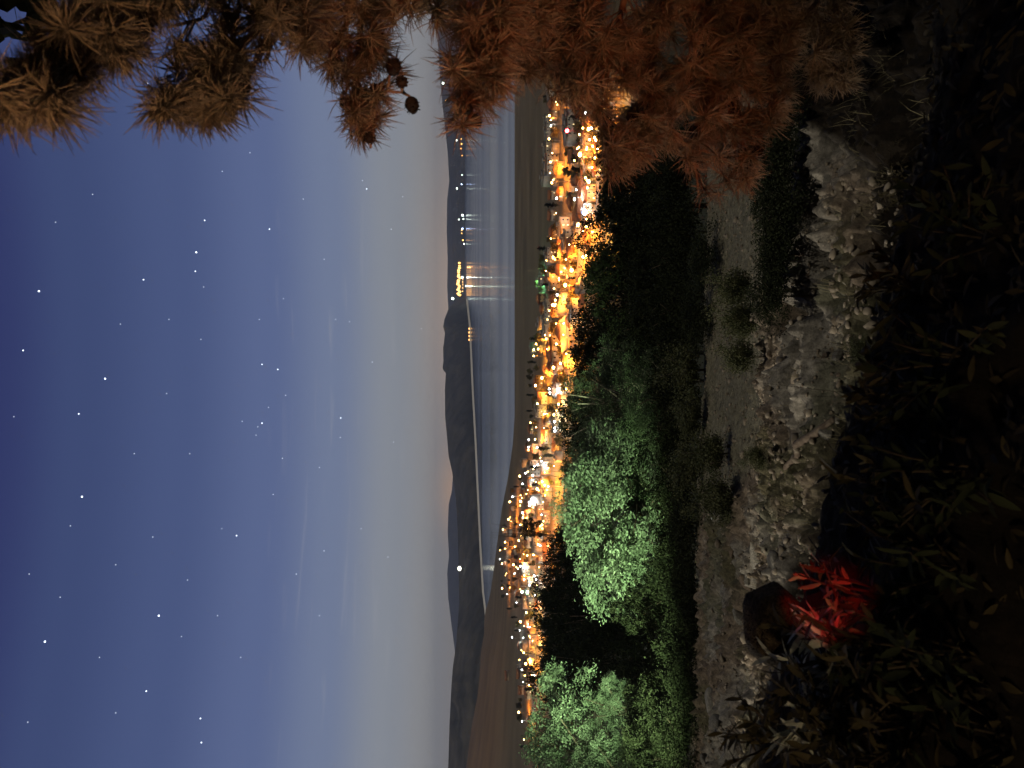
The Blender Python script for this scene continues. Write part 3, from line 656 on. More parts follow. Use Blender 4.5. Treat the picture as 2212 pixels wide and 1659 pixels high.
belt('dark2', 1180, 1290, 1330, 52, 80, 'dark distant tree in the gap between bright trees')
belt('dark', 1200, 1300, 1420, 46, 80, 'dark distant tree beside the brightest tree')
belt('dark', 1230, 1350, 1370, 38, 70, 'black tree low in the gap between bright trees')
belt('dark2', 1168, 1260, 1480, 58, 70, 'dim far tree just under the orange lamps')
belt('dark', 1330, 1400, 1450, 31, 70, 'dark low tree under the bright bough-like tree')
belt('leafy', 1212, 1310, 1035, 28.5, 85, 'mid-green crown filling in beside the large green-lit tree')
belt('leafy', 1300, 1385, 1050, 27, 90, 'lower green crown in front of the mid-green one')
belt('leafy', 1390, 1440, 1060, 25, 85, 'low green tree under the large green-lit tree')
belt('leafy', 1350, 1425, 950, 28, 80, 'low dim green tree between the lit tree and the twiggy one')
belt('leafy2', 1320, 1410, 820, 27, 85, 'low twiggy tree at the foot of the grey-green tree')
belt('dark2', 1340, 1420, 710, 28, 90, 'low dark tree beside the dim green trees')
belt('dark', 1350, 1430, 520, 29, 90, 'low black tree under the black thicket')
belt('pale', 1220, 1310, 1655, 22, 90, 'pale green tree cut by the photo bottom edge')
belt('dark', 1182, 1262, 1195, 62, 62, 'dark distant tree just left of the large green-lit tree')
belt('dark2', 1170, 1250, 1252, 70, 58, 'far black tree under the greenish white town lamps')
belt('dark', 1160, 1250, 1305, 75, 58, 'far black tree at the town edge by the dark gap')
belt('dark', 1158, 1240, 1372, 82, 62, 'far black tree under the thinning orange lamps')
belt('dark2', 1164, 1240, 1440, 82, 60, 'far black tree under the last orange houses')
belt('dark', 1345, 1420, 1625, 20, 95, 'dark low tree hiding the foot of the brightest tree')
belt('dark', 1350, 1425, 1540, 20.5, 90, 'dark low tree beneath the bright bough')
belt('dark2', 1340, 1420, 1300, 24, 70, 'dark low tree beside the smaller bright tree')
belt('dark', 1205, 1290, 930, 42, 85, 'dark tree peeping behind the two green trees')
belt('dark', 1225, 1320, 760, 44, 85, 'dark tree behind the twiggy one at the town edge')
# silhouetted tree in front of the town lamps
belt('dark2', 1128, 1150, 1142, 150, 26, 'small black tree silhouetted against the orange town lamps')
# shrubs along the path and the bank
SH = [('bush', 1455, 1490, 1010, 19, 60, 'olive shrub on the far path edge under the green tree'), ('bush', 1470, 1500, 900, 19, 55, 'olive shrub at path edge below the twiggy tree'), ('bush_dark', 1440, 1475, 1130, 20, 70, 'dark shrub at the foot of the large green tree'),
 ('bush', 1440, 1480, 800, 20, 60, 'shrub at path edge in front of the dim tree'), ('bush_dark', 1470, 1500, 690, 19, 60, 'dark shrub on path edge near the thicket'), ('bush_dark', 1490, 1515, 560, 18, 70, 'dark shrub on path edge beside the pine'),
 ('bush', 1545, 1590, 620, 12, 45, 'olive shrub beside the black ditch'), ('bush', 1560, 1610, 690, 11.5, 50, 'largest olive shrub on the rubble crest'), ('bush', 1580, 1620, 770, 11, 40, 'small olive shrub on the rubble crest'), ('bush', 1510, 1560, 1080, 14, 55, 'olive shrub at the rubble edge in mid picture'),
 ('bush', 1500, 1540, 980, 15, 50, 'grey-green shrub on the path in mid picture'), ('bush_dark', 1440, 1480, 1290, 19, 60, 'dark leafy shrub under the smaller bright tree'), ('bush_dark', 1430, 1480, 1390, 19, 70, 'dark shrub below the gap between bright trees'), ('bush_dark', 1440, 1480, 1500, 18, 60, 'dark green shrub below the bough-like tree'),
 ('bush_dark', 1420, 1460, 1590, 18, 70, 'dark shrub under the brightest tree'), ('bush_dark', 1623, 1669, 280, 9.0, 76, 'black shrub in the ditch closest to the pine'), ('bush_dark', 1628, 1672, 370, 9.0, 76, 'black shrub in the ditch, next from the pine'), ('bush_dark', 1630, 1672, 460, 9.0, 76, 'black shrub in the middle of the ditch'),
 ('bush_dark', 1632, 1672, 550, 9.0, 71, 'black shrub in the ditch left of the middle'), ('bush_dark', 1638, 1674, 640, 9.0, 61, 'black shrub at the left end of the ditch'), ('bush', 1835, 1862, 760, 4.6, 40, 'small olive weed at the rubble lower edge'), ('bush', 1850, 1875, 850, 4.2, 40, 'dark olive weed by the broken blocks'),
 ('bush', 1610, 1635, 990, 9, 28, 'tiny grey weed among the rubble')]
SH += [('bush_dark', 1400 + (i % 3) * 9, 1452 + (i % 2) * 8, 320 + i * 60, 22.5 + (i % 3), 62, f'undergrowth shrub at the foot of the slope trees, {ordw(i)} from the photo top') for i in range(22)]
for a in SH: belt(*a, cat='shrub')

# ------------------------------------------------------------------ rocks
def rock_mesh(seed, m, sub=3, lo=.42, hi=.8):
    v, t = ICO[sub]; g_ = np.random.default_rng(seed); v = v.copy()
    for _ in range(18):   # plane cuts give broken faces
        n = unit(g_.normal(size=3)); c = g_.uniform(lo, hi); dd = v @ n - c; v = v - np.outer(np.clip(dd, 0, None), n) * .92
    v = v * (1 + .16 * (fbm(v[:, 0] * 3 + seed, v[:, 1] * 3 + v[:, 2] * 2.3, seed) - .5)[:, None])
    return npmesh('rock', v, [t], m, False)
RM = [rock_mesh(300 + i, M['rock']) for i in range(4)] + [rock_mesh(310 + i, M['rock_brown']) for i in range(3)]
rock_list = []
def place_rock(px, py, half, sq=(1, .8, .7), k=None, y0=1.2, rz=None, label=None, sink=.3):
    p = ground(px, py, 0, y0); r = half / F * p[1]
    k = random.randrange(len(RM)) if k is None else k
    o = mobj('rock', RM[k], None, (p[0], p[1], p[2] + float(fine(p[0], p[1])) * .6 + r * sq[2] * (1 - 2 * sink) * .6))
    o.scale = (r * sq[0], r * sq[1], r * sq[2]); o.rotation_euler = (random.uniform(-.3, .3), random.uniform(-.3, .3), random.uniform(0, 6.28) if rz is None else rz)
    if label: tag(o, label, 'rock', 'rocks on the bank')
    else: rock_list.append((o, px, py, 'grey' if k < 4 else 'brown'))
    return o
place_rock(1700, 835, 26, (1.2, .8, .6), 0, label='long grey rock on top of the broken block pile')
place_rock(1730, 815, 20, (1, .7, .9), 1, label='upright grey rock at the right of the block pile')
place_rock(1738, 865, 24, (1.3, .6, .6), 2, label='palest flat rock in the middle of the block pile')
place_rock(1715, 880, 15, (1.2, .8, .7), 0, label='small pale rock hooked onto the block pile')
place_rock(1762, 850, 18, (.9, .9, .9), 3, label='grey rock at the foot of the block pile')
place_rock(1745, 790, 24, (1.2, .9, .7), 5, label='brownish slab beside the block pile')
place_rock(1795, 935, 24, (1.2, .8, .7), 3, label='pale chalky rock by the fallen branch')
place_rock(1815, 905, 14, (1, .8, .9), 0, label='small round rock at the end of the fallen branch')
place_rock(1640, 1225, 48, (1.5, 1, .5), 1, label='broad pale boulder beside the dark boulder')
place_rock(1700, 1230, 34, (1.3, .9, .6), 2, label='grey boulder under the broad pale boulder')
place_rock(1560, 1280, 30, (1.3, .9, .6), 0, label='pale boulder near the dim photo-bottom shrubs')
place_rock(1600, 1335, 28, (1, 1, .8), 3, label='grey rock with dark gap left of the dark boulder')
place_rock(1520, 1490, 38, (1.1, .9, .8), 0, label='grey boulder heading the lower rock heap')
place_rock(1545, 1525, 34, (1.3, .8, .7), 2, label='pale broken boulder in the lower rock heap')
place_rock(1565, 1555, 26, (1, .9, .8), 3, label='small boulder at the bottom of the lower rock heap')
for _ in range(110):
    py = random.uniform(350, 1650); lo_ = np.interp(py, [260, 700, 1000, 1300, 1650], [1700, 1660, 1600, 1530, 1500]); hi_ = np.interp(py, [260, 700, 900, 1100, 1250, 1650], [1890, 1880, 1800, 1770, 1720, 1640])
    px = random.uniform(lo_, hi_); place_rock(px, py, random.choice((4, 5, 6, 7, 8, 10, 13)) * random.uniform(.8, 1.3) * (1.5 if py > 1150 else 1), (random.uniform(.9, 1.4), random.uniform(.7, 1), random.uniform(.5, .9)))
by = {}
for o, px, py, c in rock_list: by.setdefault(c, []).append((py, o))
for c, L_ in by.items():
    for i, (py, o) in enumerate(sorted(L_, key=lambda a: a[0])): tag(o, f'small {c} stone on the rubble bank, {ordw(i) if i < 69 else "number " + str(i + 1)} {c} one from the photo top', 'rock', 'rocks on the bank')
# the dark boulder
p = at(1680, 1345, 2.9); m_ = rock_mesh(347, M['rock_dark'], 3, .72, .96); o = mobj('boulder', m_, None, p); o.scale = (.175, .15, .15); o.rotation_euler = (.2, .1, .5)
tag(o, 'dark brown rounded boulder beside the red-lit leaves', 'boulder')
# white pebbles
for px, py, r, lab in ((1768, 520, 3.6, 'tiny bright white scrap on the rubble near the pine'), (1737, 712, 3.5, 'tiny white pebble on the brown rubble'), (1764, 669, 3.2, 'white pebble in the middle of the rubble'), (1602, 768, 2.6, 'white pebble beside the rubble crest shrub'), (2140, 372, 4.5, 'bluish white pebble alone in the black foreground'), (1533, 1150, 4, 'bluish white scrap near the path'), (1560, 1120, 3.4, 'white pebble on the rubble below the green tree'), (1640, 1175, 5, 'pale scrap by the broad pale boulder')):
    p = ground(px, py); s = r / F * p[1]; o = mobj('pebble', RM[0], None, (p[0], p[1], p[2] + float(fine(p[0], p[1])) + s * .5)); o.scale = (s, s, s * .8)
    o.data = o.data.copy(); o.data.materials[0] = M['pebble_white']; tag(o, lab, 'pebble')
# gravel: uncountable
V = []; T = []; nv = 0; gv, gt = ICO[1]
for _ in range(6500):
    y = random.uniform(3.6, 20) if random.random() < .75 else random.uniform(3.4, 11); x = random.uniform(-.56, .52) * (y + .5)
    if x > .31 * y: continue
    s = random.lognormvariate(-3.75, .5); s = min(s, .09)
    v = gv * np.array((s * random.uniform(.8, 1.5), s * random.uniform(.7, 1.1), s * random.uniform(.5, .9))) * (1 + .25 * rng.normal(size=(len(gv), 1)).clip(-1, 1))
    a = random.uniform(0, 6.28); v = v @ np.array(((math.cos(a), -math.sin(a), 0), (math.sin(a), math.cos(a), 0), (0, 0, 1)))
    V.append(v + (x, y, float(terrain(x, y) + fine(x, y)) + s * .25)); T.append(gt + nv); nv += len(gv)
tag(mobj('gravel', npmesh('gravel', np.concatenate(V), [np.concatenate(T)], M['gravel'])), kind='stuff')
# dry grass on the bank
V = []
for _ in range(520):
    y = random.uniform(4.2, 20); x = random.uniform(-.55, .5) * y
    if vnoise(np.array(x * .5 + 3), np.array(y * .5), 90) < .5: continue
    z = float(terrain(x, y) + fine(x, y))
    for k in range(random.randint(10, 26)):
        a = random.uniform(0, 6.28); l = random.uniform(.06, .22); w = random.uniform(.0015, .0032); lean = random.uniform(.2, .9)
        b0 = np.array((x + random.gauss(0, .07), y + random.gauss(0, .07), z - .02)); dr = np.array((math.cos(a) * lean, math.sin(a) * lean, 1)); s_ = np.array((-math.sin(a), math.cos(a), 0)) * w
        c_ = b0 + dr * l * .6; e_ = b0 + dr * l * .95 + np.array((math.cos(a) * l * .2, math.sin(a) * l * .2, -l * .1))
        V += [b0 - s_, b0 + s_, c_ + s_ * .7, c_ - s_ * .7, c_ - s_ * .7, c_ + s_ * .7, e_ + s_ * .15, e_ - s_ * .15]
tag(mobj('dry_grass', npmesh('dry_grass', V, [np.arange(len(V)).reshape(-1, 4)], M['straw'])), kind='stuff')
# fallen branch and hose
def lying(name, pts, rads, m, label, cat, lift=.05):
    P_ = []
    for px, py in pts:
        p = ground(px, py); P_.append((p[0], p[1], p[2] + float(fine(p[0], p[1])) * .7 + lift))
    b_ = MB(); b_.tube(P_, rads, 8); o = b_.build(name, m, None, True); tag(o, label, cat); return o
lying('fallen_branch', [(1722, 1020), (1730, 1005), (1745, 985), (1762, 960), (1785, 935), (1808, 905)], [.02, .035, .04, .045, .045, .03], M['bark'], 'dead branch lying at the lower edge of the rubble', 'branch', .08)
lying('hose', [(1834, 570), (1846, 585), (1853, 600), (1856, 620), (1856, 640), (1855, 662)], [.009] * 6, M['twig'], 'thin pale curved hose on the rubble', 'hose', .03)

# ------------------------------------------------------------------ near leafy shrubs
def long_leaf(mb_v, mb_q, base, d, up, ln, wd, nv):
    s = np.cross(d, up); s /= np.linalg.norm(s) + 1e-9; n_ = np.cross(s, d)
    st = ((0, .15), (.25, .8), (.5, 1), (.78, .65), (1, .04)); v = []
    for t, w in st:
        c = base + d * ln * t - n_ * ln * .16 * t * t
        v += [c - s * wd * w * .5 + n_ * wd * .12 * w, c, c + s * wd * w * .5 + n_ * wd * .12 * w]
    mb_v += v
    for i in range(4):
        for j in range(2): mb_q.append((nv + i * 3 + j, nv + i * 3 + j + 1, nv + i * 3 + j + 4, nv + i * 3 + j + 3))
    return nv + 15
def near_shrub(px, py, hgt, spread, n_st, label, lm='leaf_long', ln=.075, wd=.017, per=16, Y=None):
    p = ground(px, py) if Y is None else at(px, py, Y)
    if Y is not None: p[2] = float(terrain(p[0], p[1]))
    e = empty('leafy_shrub', (p[0], p[1], p[2])); st = MB(); v = []; q = []; nv = 0
    for k in range(n_st):
        a = random.uniform(0, 6.28); tip = np.array((math.cos(a) * spread * random.uniform(.3, 1), math.sin(a) * spread * random.uniform(.3, 1), hgt * random.uniform(.6, 1)))
        mid = tip * .5 + np.array((0, 0, hgt * .12)); st.tube([(0, 0, -.08), mid, tip], [.005, .004, .002], 5)
        for j in range(per):
            t = .25 + .75 * (j + random.random()) / per; b_ = 2 * t * (1 - t) * mid + t * t * tip
            dd = tip * .6 / np.linalg.norm(tip) + rng.normal(size=3) * .75 + (0, 0, .1); dd /= np.linalg.norm(dd)
            nv = long_leaf(v, q, b_, dd, unit(np.array((0, 0, 1.0)) + rng.normal(size=3) * .4), ln * random.uniform(.6, 1.25), wd * random.uniform(.8, 1.3), nv)
    st.build('stem', M['stem'], e, True); mobj('foliage', npmesh('foliage', v, [q], M[lm], True), e)
    return tag(e, label, 'shrub', 'leafy shrubs in the foreground')
near_shrub(1900, 1290, .22, .17, 6, per=8, ln=.065, wd=.014, label='pale long-leaved shrub catching red light below the dark boulder')
near_shrub(1868, 1400, .22, .2, 9, per=12, ln=.085, wd=.016, lm='leaf_silver', label='pale long-leaved shrub at the middle of the grey leaf fan')
near_shrub(1835, 1490, .22, .2, 9, per=12, ln=.085, wd=.016, lm='leaf_silver', label='long-leaved shrub at the lower end of the grey leaf fan')
near_shrub(1900, 1400, .3, .3, 9, 'dim green shrub behind the grey leaf fan', 'leaf_dry')
for px, py, h_, s_, lab in ((1960, 1560, .3, .34, 'dark green shrub towards the lower right corner'), (2080, 1420, .25, .32, 'dark shrub on the bare foreground slope'), (2150, 1600, .25, .34, 'darkest green shrub in the lower right corner'), (1900, 1640, .3, .34, 'green shrub at the photo bottom edge'), (2040, 1230, .2, .3, 'low brownish shrub in the dark foreground'),
        (2110, 1020, .2, .3, 'low brown shrub on the right foreground edge'), (1985, 1060, .16, .26, 'sparse shrub below the rubble edge'), (2090, 780, .18, .3, 'black shrub on the right photo edge'), (1980, 860, .16, .24, 'black sparse shrub beneath the rubble'), (2120, 520, .18, .3, 'black shrub near the bluish pebble'), (1990, 620, .16, .24, 'black shrub right of the hose'), (1960, 400, .18, .3, 'black shrub in the dark right of the rubble'), (1745, 1600, .25, .26, 'olive shrub at the lower rubble corner')):
    near_shrub(px, py, h_, s_, 8, lab, 'leaf_dry' if px < 2000 else 'leaf_dark', .07, .018, 14)
# leaf litter
V = []; Q = []; nv = 0
for _ in range(2600):
    y = random.uniform(1.2, 3.4); x = random.uniform(-.62, .6) * (y + .3); z = float(terrain(x, y) + fine(x, y)) + .012
    a = random.uniform(0, 6.28); d = unit(np.array((math.cos(a), math.sin(a), random.uniform(-.2, .5))))
    nv = long_leaf(V, Q, np.array((x, y, z)), d, np.array((random.gauss(0, .3), random.gauss(0, .3), 1.0)), random.uniform(.03, .08), random.uniform(.008, .022), nv)
tag(mobj('leaf_litter', npmesh('leaf_litter', V, [Q], M['leaf_dry'], True)), kind='stuff')

# ------------------------------------------------------------------ pine
POLY = np.array([(-40, 275), (60, 272), (150, 260), (168, 235), (150, 205), (200, 172), (250, 160), (300, 125), (330, 100), (345, 60), (400, 40), (455, 20), (470, 60), (420, 95), (370, 110), (335, 190), (303, 250), (338, 277), (390, 262), (450, 270), (512, 255), (562, 200),
 (560, 165), (540, 150), (572, 122), (640, 122), (690, 150), (735, 200), (723, 262), (758, 285), (770, 318), (800, 344), (840, 325), (828, 285), (843, 215), (880, 222), (905, 205), (880, 160), (848, 105), (862, 50), (905, 38), (935, 50), (945, 120), (962, 160), (985, 180), (970, 230), (968, 268), (990, 292), (1030, 277),
 (1082, 222), (1105, 196), (1150, 185), (1180, 205), (1195, 240), (1215, 215), (1240, 235), (1262, 290), (1288, 330), (1300, 395), (1345, 388), (1368, 402), (1400, 365), (1440, 340), (1475, 350), (1485, 420), (1505, 442), (1560, 446), (1620, 412), (1655, 345), (1692, 352), (1684, 310),
 (1700, 240), (1730, 215), (1800, 208), (1852, 192), (1860, 60), (1840, -70), (130, -70), (110, 55), (70, 95), (60, 150), (-40, 155)], float)
def inpoly(P, x, y):
    ins = False; n = len(P); j = n - 1
    for i in range(n):
        if (P[i, 1] > y) != (P[j, 1] > y) and x < (P[j, 0] - P[i, 0]) * (y - P[i, 1]) / (P[j, 1] - P[i, 1]) + P[i, 0]: ins = not ins
        j = i
    return ins
BR = [  # polyline (px, py) from trunk to tip, distance at start and tip
 ([(560, -330), (330, 30), (200, 110), (90, 190), (0, 235)], 2.3, 1.7), ([(620, -330), (440, 40), (360, 60)], 2.4, 2.1), ([(700, -330), (560, 60), (440, 180), (350, 255)], 2.4, 1.9), ([(760, -330), (640, 40), (560, 110), (530, 190)], 2.6, 2.1),
 ([(860, -330), (760, 20), (720, 120), (760, 190), (870, 200)], 2.7, 2.5), ([(860, -300), (780, 40), (770, 180), (815, 250), (800, 320)], 2.7, 2.6), ([(1000, -330), (920, -20), (880, 20)], 2.8, 2.5), ([(1190, -330), (1080, 60), (1030, 180), (995, 265)], 2.6, 2.3),
 ([(1230, -330), (1150, 40), (1120, 170)], 2.9, 2.7), ([(1320, -320), (1230, 60), (1190, 140), (1225, 215)], 3.1, 2.8), ([(1420, -310), (1320, 120), (1290, 250), (1320, 370)], 3.0, 2.8), ([(1480, -300), (1410, 120), (1390, 260), (1420, 340)], 3.2, 2.9),
 ([(1560, -300), (1520, 160), (1500, 330), (1510, 425)], 3.1, 2.9), ([(1640, -290), (1590, 140), (1590, 300), (1640, 340)], 3.2, 3.0), ([(1740, -280), (1670, 60), (1660, 200)], 3.3, 3.1), ([(1860, -270), (1760, 20), (1800, 170)], 3.3, 3.1)]
def seg_pts(b):
    pts, y0, y1 = b; P = np.array(pts, float); L_ = np.concatenate([[0], np.cumsum(np.hypot(*np.diff(P, axis=0).T))]); t = np.linspace(0, L_[-1], 40)
    return np.stack([np.interp(t, L_, P[:, 0]), np.interp(t, L_, P[:, 1]), y0 + (y1 - y0) * t / L_[-1]], 1)
BS = [seg_pts(b) for b in BR]
pine = empty('pine_tree', (2.5, 3.1, float(terrain(2.5, 3.1))))
tag(pine, 'pine tree with reddish-brown lit needles and dark cones filling the photo top', 'pine tree')
bpy.context.view_layer.update()
base = np.array(pine.location)
def rel(p): return np.asarray(p) - base
tk = MB(); tk.tube([(0, 0, -.5), (.05, 0, .8), (-.02, .05, 2.2), (.1, -.05, 3.6), (.05, -.1, 5.2)], [.17, .15, .13, .10, .06], 12); tk.build('trunk', M['pine_bark'], pine, True)
tufts = [[] for _ in BR]
cnt = 0
while cnt < 1260:
    px = random.uniform(-40, 1860); py = random.uniform(-70, 450)
    # needles reach about 30 px beyond the tuft centre
    if not all(inpoly(POLY, px + dx, py + dy) for dx, dy in ((0, 0), (14, 0), (-14, 0), (0, 16), (10, 12), (-10, 12))): continue
    if px > 1690 and random.random() < .55: continue
    if math.hypot(px - 1228, py - 284) < 72 or math.hypot(px - 1250, py - 334) < 62: continue
    if 1310 < px < 1690 and vnoise(np.array(px / 55.0), np.array(py / 55.0), 400) < .36: continue
    best = None
    for i, S in enumerate(BS):
        dd = np.hypot(S[:, 0] - px, S[:, 1] - py); k = int(np.argmin(dd))
        if best is None or dd[k] < best[0]: best = (dd[k], i, k)
    d_, i, k = best
    if d_ > 70 and random.random() < (.6 if px < 1100 else .25): continue
    if px < 1000 and random.random() < .36: continue
    Y = BS[i][k, 2] + random.gauss(0, .12) + min(d_, 80) * .002 * random.choice((-1, 1))
    tufts[i].append((at(px, py, Y), at(*BS[i][max(k - 3, 0), :2], BS[i][max(k - 3, 0), 2]))); cnt += 1
CONES = [(500, 160), (470, 130), (640, 60), (770, 250), (806, 200), (865, 182), (885, 208), (845, 150), (795, 300), (735, 215), (830, 100), (1060, 130), (1075, 60), (1010, 250), (1375, 235), (1350, 262), (1565, 215), (1635, 335), (1590, 350), (1460, 180), (1300, 120), (1240, 60), (120, 90), (290, 60), (1180, 110), (1480, 290)]
cones = [[] for _ in BR]
for px, py in CONES:
    bi = min(range(len(BS)), key=lambda i: np.min(np.hypot(BS[i][:, 0] - px, BS[i][:, 1] - py))); k = int(np.argmin(np.hypot(BS[bi][:, 0] - px, BS[bi][:, 1] - py)))
    dv = np.array((px, py)) - BS[bi][k, :2]; dn = np.linalg.norm(dv); px, py = BS[bi][k, :2] + dv * min(1, 34 / max(dn, 1))   # cones sit on short stalks at the twig
    cones[bi].append((px, py, BS[bi][k, 2] - .06, at(*BS[bi][k, :2], BS[bi][k, 2])))
def cone_mesh():
    v = []; q = []; n = 10; prof = [(0, .004), (.006, .014), (.016, .021), (.03, .025), (.044, .022), (.056, .015), (.064, .005)]
    m_ = MB()
    for i, (z, r) in enumerate(prof):
        for k in range(n): a = 2 * math.pi * (k + .5 * (i % 2)) / n; rr = r * (1 + .14 * (k % 2)); v.append((rr * math.cos(a), rr * math.sin(a), -z))
    q = [(i * n + k, i * n + (k + 1) % n, (i + 1) * n + (k + 1) % n, (i + 1) * n + k) for i in range(len(prof) - 1) for k in range(n)]
    m_.add(v, q)
    # open scales
    for i in range(26):
        a = i * 2.4; z = -.008 - .05 * i / 26; r = np.interp(-z, [p[0] for p in prof], [p[1] for p in prof]); c = np.array((math.cos(a), math.sin(a), 0)); s = np.array((-math.sin(a), math.cos(a), 0))
        b_ = c * r * .8 + (0, 0, z); tp = c * (r + .007) + (0, 0, z - .006); m_.add([b_ - s * .006, b_ + s * .006, tp + s * .005, tp - s * .005], [(0, 1, 2, 3)])
    return m_.mesh('cone', M['cone'], False)
CM = cone_mesh()
for i, S in enumerate(BS):
    w = MB(); pts = [rel(at(*s)) for s in S]; r0 = .022 if i not in (1, 6) else .014
    w.tube(pts, list(np.linspace(r0, .004, len(pts))), 7)
    # tie the branch to the trunk
    w.tube([pts[0], pts[0] * np.array((.5, .5, 1)) + np.array((0, 0, -.05)), np.array((0.02, 0.02, np.clip(pts[0][2] - .15, .3, 4.8)))], [r0, r0 * 1.2, r0 * 1.4], 7)
    P = []; D = []; LN = []
    for c, k0 in tufts[i]:
        c = rel(c); k0 = rel(k0); ax = c - k0; l = np.linalg.norm(ax)
        if l > .02: w.tube([k0, (k0 + c) / 2 + rng.normal(size=3) * .008, c], [.004, .0035, .003], 4)
        ax = ax / (l + 1e-6) + rng.normal(size=3) * .35 + np.array((0, -.15, -.05)); ax /= np.linalg.norm(ax)
        nn = random.randint(40, 62)
        back = rng.random((nn, 1)) * .05
        dd = unit(rng.normal(size=(nn, 3)) * .62 + ax[None] * .75)
        P.append(c[None] - ax[None] * back); D.append(dd); LN.append(rng.uniform(.05, .105, nn))
    for px, py, Y, kp in cones[i]: w.tube([rel(kp), rel(at(px, py, Y))], [.006, .004], 5)
    wo = w.build('branch', M['pine_bark'], pine, True)
    if P:
        P = np.concatenate(P); D = np.concatenate(D); LN = np.concatenate(LN); n = len(P)
        U = unit(np.cross(D, rng.normal(size=(n, 3)))); W = np.cross(D, U); wd = .0015 * (1 + .3 * rng.random(n))
        droop = np.zeros((n, 3)); droop[:, 2] = -.10 * LN
        a = P; m_ = P + D * (LN * .55)[:, None]; e_ = P + D * LN[:, None] + droop
        ring = []
        for q_, s in ((a, .8), (m_, 1.0), (e_, .25)):
            for an in (0, 2.094, 4.189): ring.append(q_ + (U * math.cos(an) + W * math.sin(an)) * (wd * s)[:, None])
        V = np.stack(ring, 1).reshape(-1, 3); b0 = np.arange(n)[:, None] * 9
        q = np.concatenate([b0 + np.array([[r * 3 + k, r * 3 + (k + 1) % 3, r * 3 + 3 + (k + 1) % 3, r * 3 + 3 + k]]) for r in (0, 1) for k in range(3)])
        mobj('needles', npmesh('needles', V, [q], M['needle'], True), wo)
    for px, py, Y, kp in cones[i]:
        c = rel(at(px, py, Y)); o = mobj('cone', CM, wo, c); s = random.uniform(.65, .95); o.scale = (s, s, s); o.rotation_euler = (random.uniform(-1.2, 1.2), random.uniform(-1.2, 1.2), random.uniform(0, 6))

# unseen pine crown and limbs, added to shade the branches and near ground
cmesh, _c = crown_mesh('shade_canopy', M['leaf_dark'], 1.0, .28, 420, 110, .075, 401, lump=.35, cl_r=.10)
o = mobj('shade_canopy', cmesh, pine); o.scale = (3.9, 3.9, 4.2); o.location = rel((.6, -2.0, H + 4.6))
o = mobj('shade_canopy', cmesh, pine); o.scale = (3.0, 3.2, 5.0); o.location = rel((5.3, 4.2, H + 4.4)); o.rotation_euler = (0, 0, 1.3)
w_ = MB(); w_.tube([(.05, -.1, 5.0), (-.6, -1.6, 6.0), (-1.9, -4.6, 6.4)], [.09, .07, .04], 8); w_.tube([(.05, -.1, 5.0), (-2.0, -1.6, 6.2), (-3.8, -2.6, 6.4)], [.08, .06, .03], 8); w_.build('shade_limb', M['pine_bark'], pine, True)

# ------------------------------------------------------------------ haze
HAZE = True
if HAZE:
    hz = MB(); hz.box(-6900, 6900, -160, 9900, -14, 330); hm = bpy.data.materials.new('haze_air'); hm.use_nodes = True
    N = hm.node_tree.nodes; L = hm.node_tree.links; N.remove(N['Principled BSDF'])
    pv = N.new('ShaderNodeVolumePrincipled'); pv.inputs['Color'].default_value = (.80, .88, 1, 1); pv.inputs['Density'].default_value = 1.0e-4; pv.inputs['Anisotropy'].default_value = .55
    L.new(pv.outputs[0], N['Material Output'].inputs['Volume'])
    tag(hz.build('haze', hm), kind='stuff')

# ------------------------------------------------------------------ sky
w = bpy.data.worlds.new('World'); sc.world = w; w.use_nodes = True
N = w.node_tree.nodes; L = w.node_tree.links; bg = N['Background']
tc = N.new('ShaderNodeTexCoord'); sp = N.new('ShaderNodeSeparateXYZ'); L.new(tc.outputs['Generated'], sp.inputs[0])
rp = N.new('ShaderNodeValToRGB'); cr = rp.color_ramp; cr.interpolation = 'EASE'
def s2l(c): return tuple(((x / 255) / 12.92 if x / 255 < .04045 else (((x / 255) + .055) / 1.055) ** 2.4) for x in c) + (1,)
stops = [(0.0, (166, 159, 152)), (.030, (161, 160, 159)), (.085, (144, 149, 158)), (.16, (115, 127, 156)), (.24, (91, 105, 145)), (.34, (73, 87, 129)), (.44, (61, 74, 116)), (.51, (48, 56, 102)), (.62, (32, 37, 74)), (.82, (11, 12, 28))]
cr.elements[0].position = stops[0][0]; cr.elements[0].color = s2l(stops[0][1]); cr.elements[1].position = stops[-1][0]; cr.elements[1].color = s2l(stops[-1][1])
for p_, c_ in stops[1:-1]: el = cr.elements.new(p_); el.color = s2l(c_)
L.new(sp.outputs['Z'], rp.inputs['Fac'])
def math_node(op, a, b_=None, c_=None):
    n = N.new('ShaderNodeMath'); n.operation = op
    for i, x in enumerate((a, b_, c_)):
        if x is None: continue
        if isinstance(x, (int, float)): n.inputs[i].default_value = x
        else: L.new(x, n.inputs[i])
    return n.outputs[0]
def vmix(a, b_, f):
    n = N.new('ShaderNodeMix'); n.data_type = 'RGBA'; L.new(f, n.inputs['Factor'])
    for nm, x in (('A', a), ('B', b_)):
        s_ = [q for q in n.inputs if q.name == nm and q.type == 'RGBA'][0]
        if isinstance(x, tuple): s_.default_value = x
        else: L.new(x, s_)
    return [q for q in n.outputs if q.type == 'RGBA'][0]
az = math_node('ARCTAN2', sp.outputs['X'], sp.outputs['Y'])
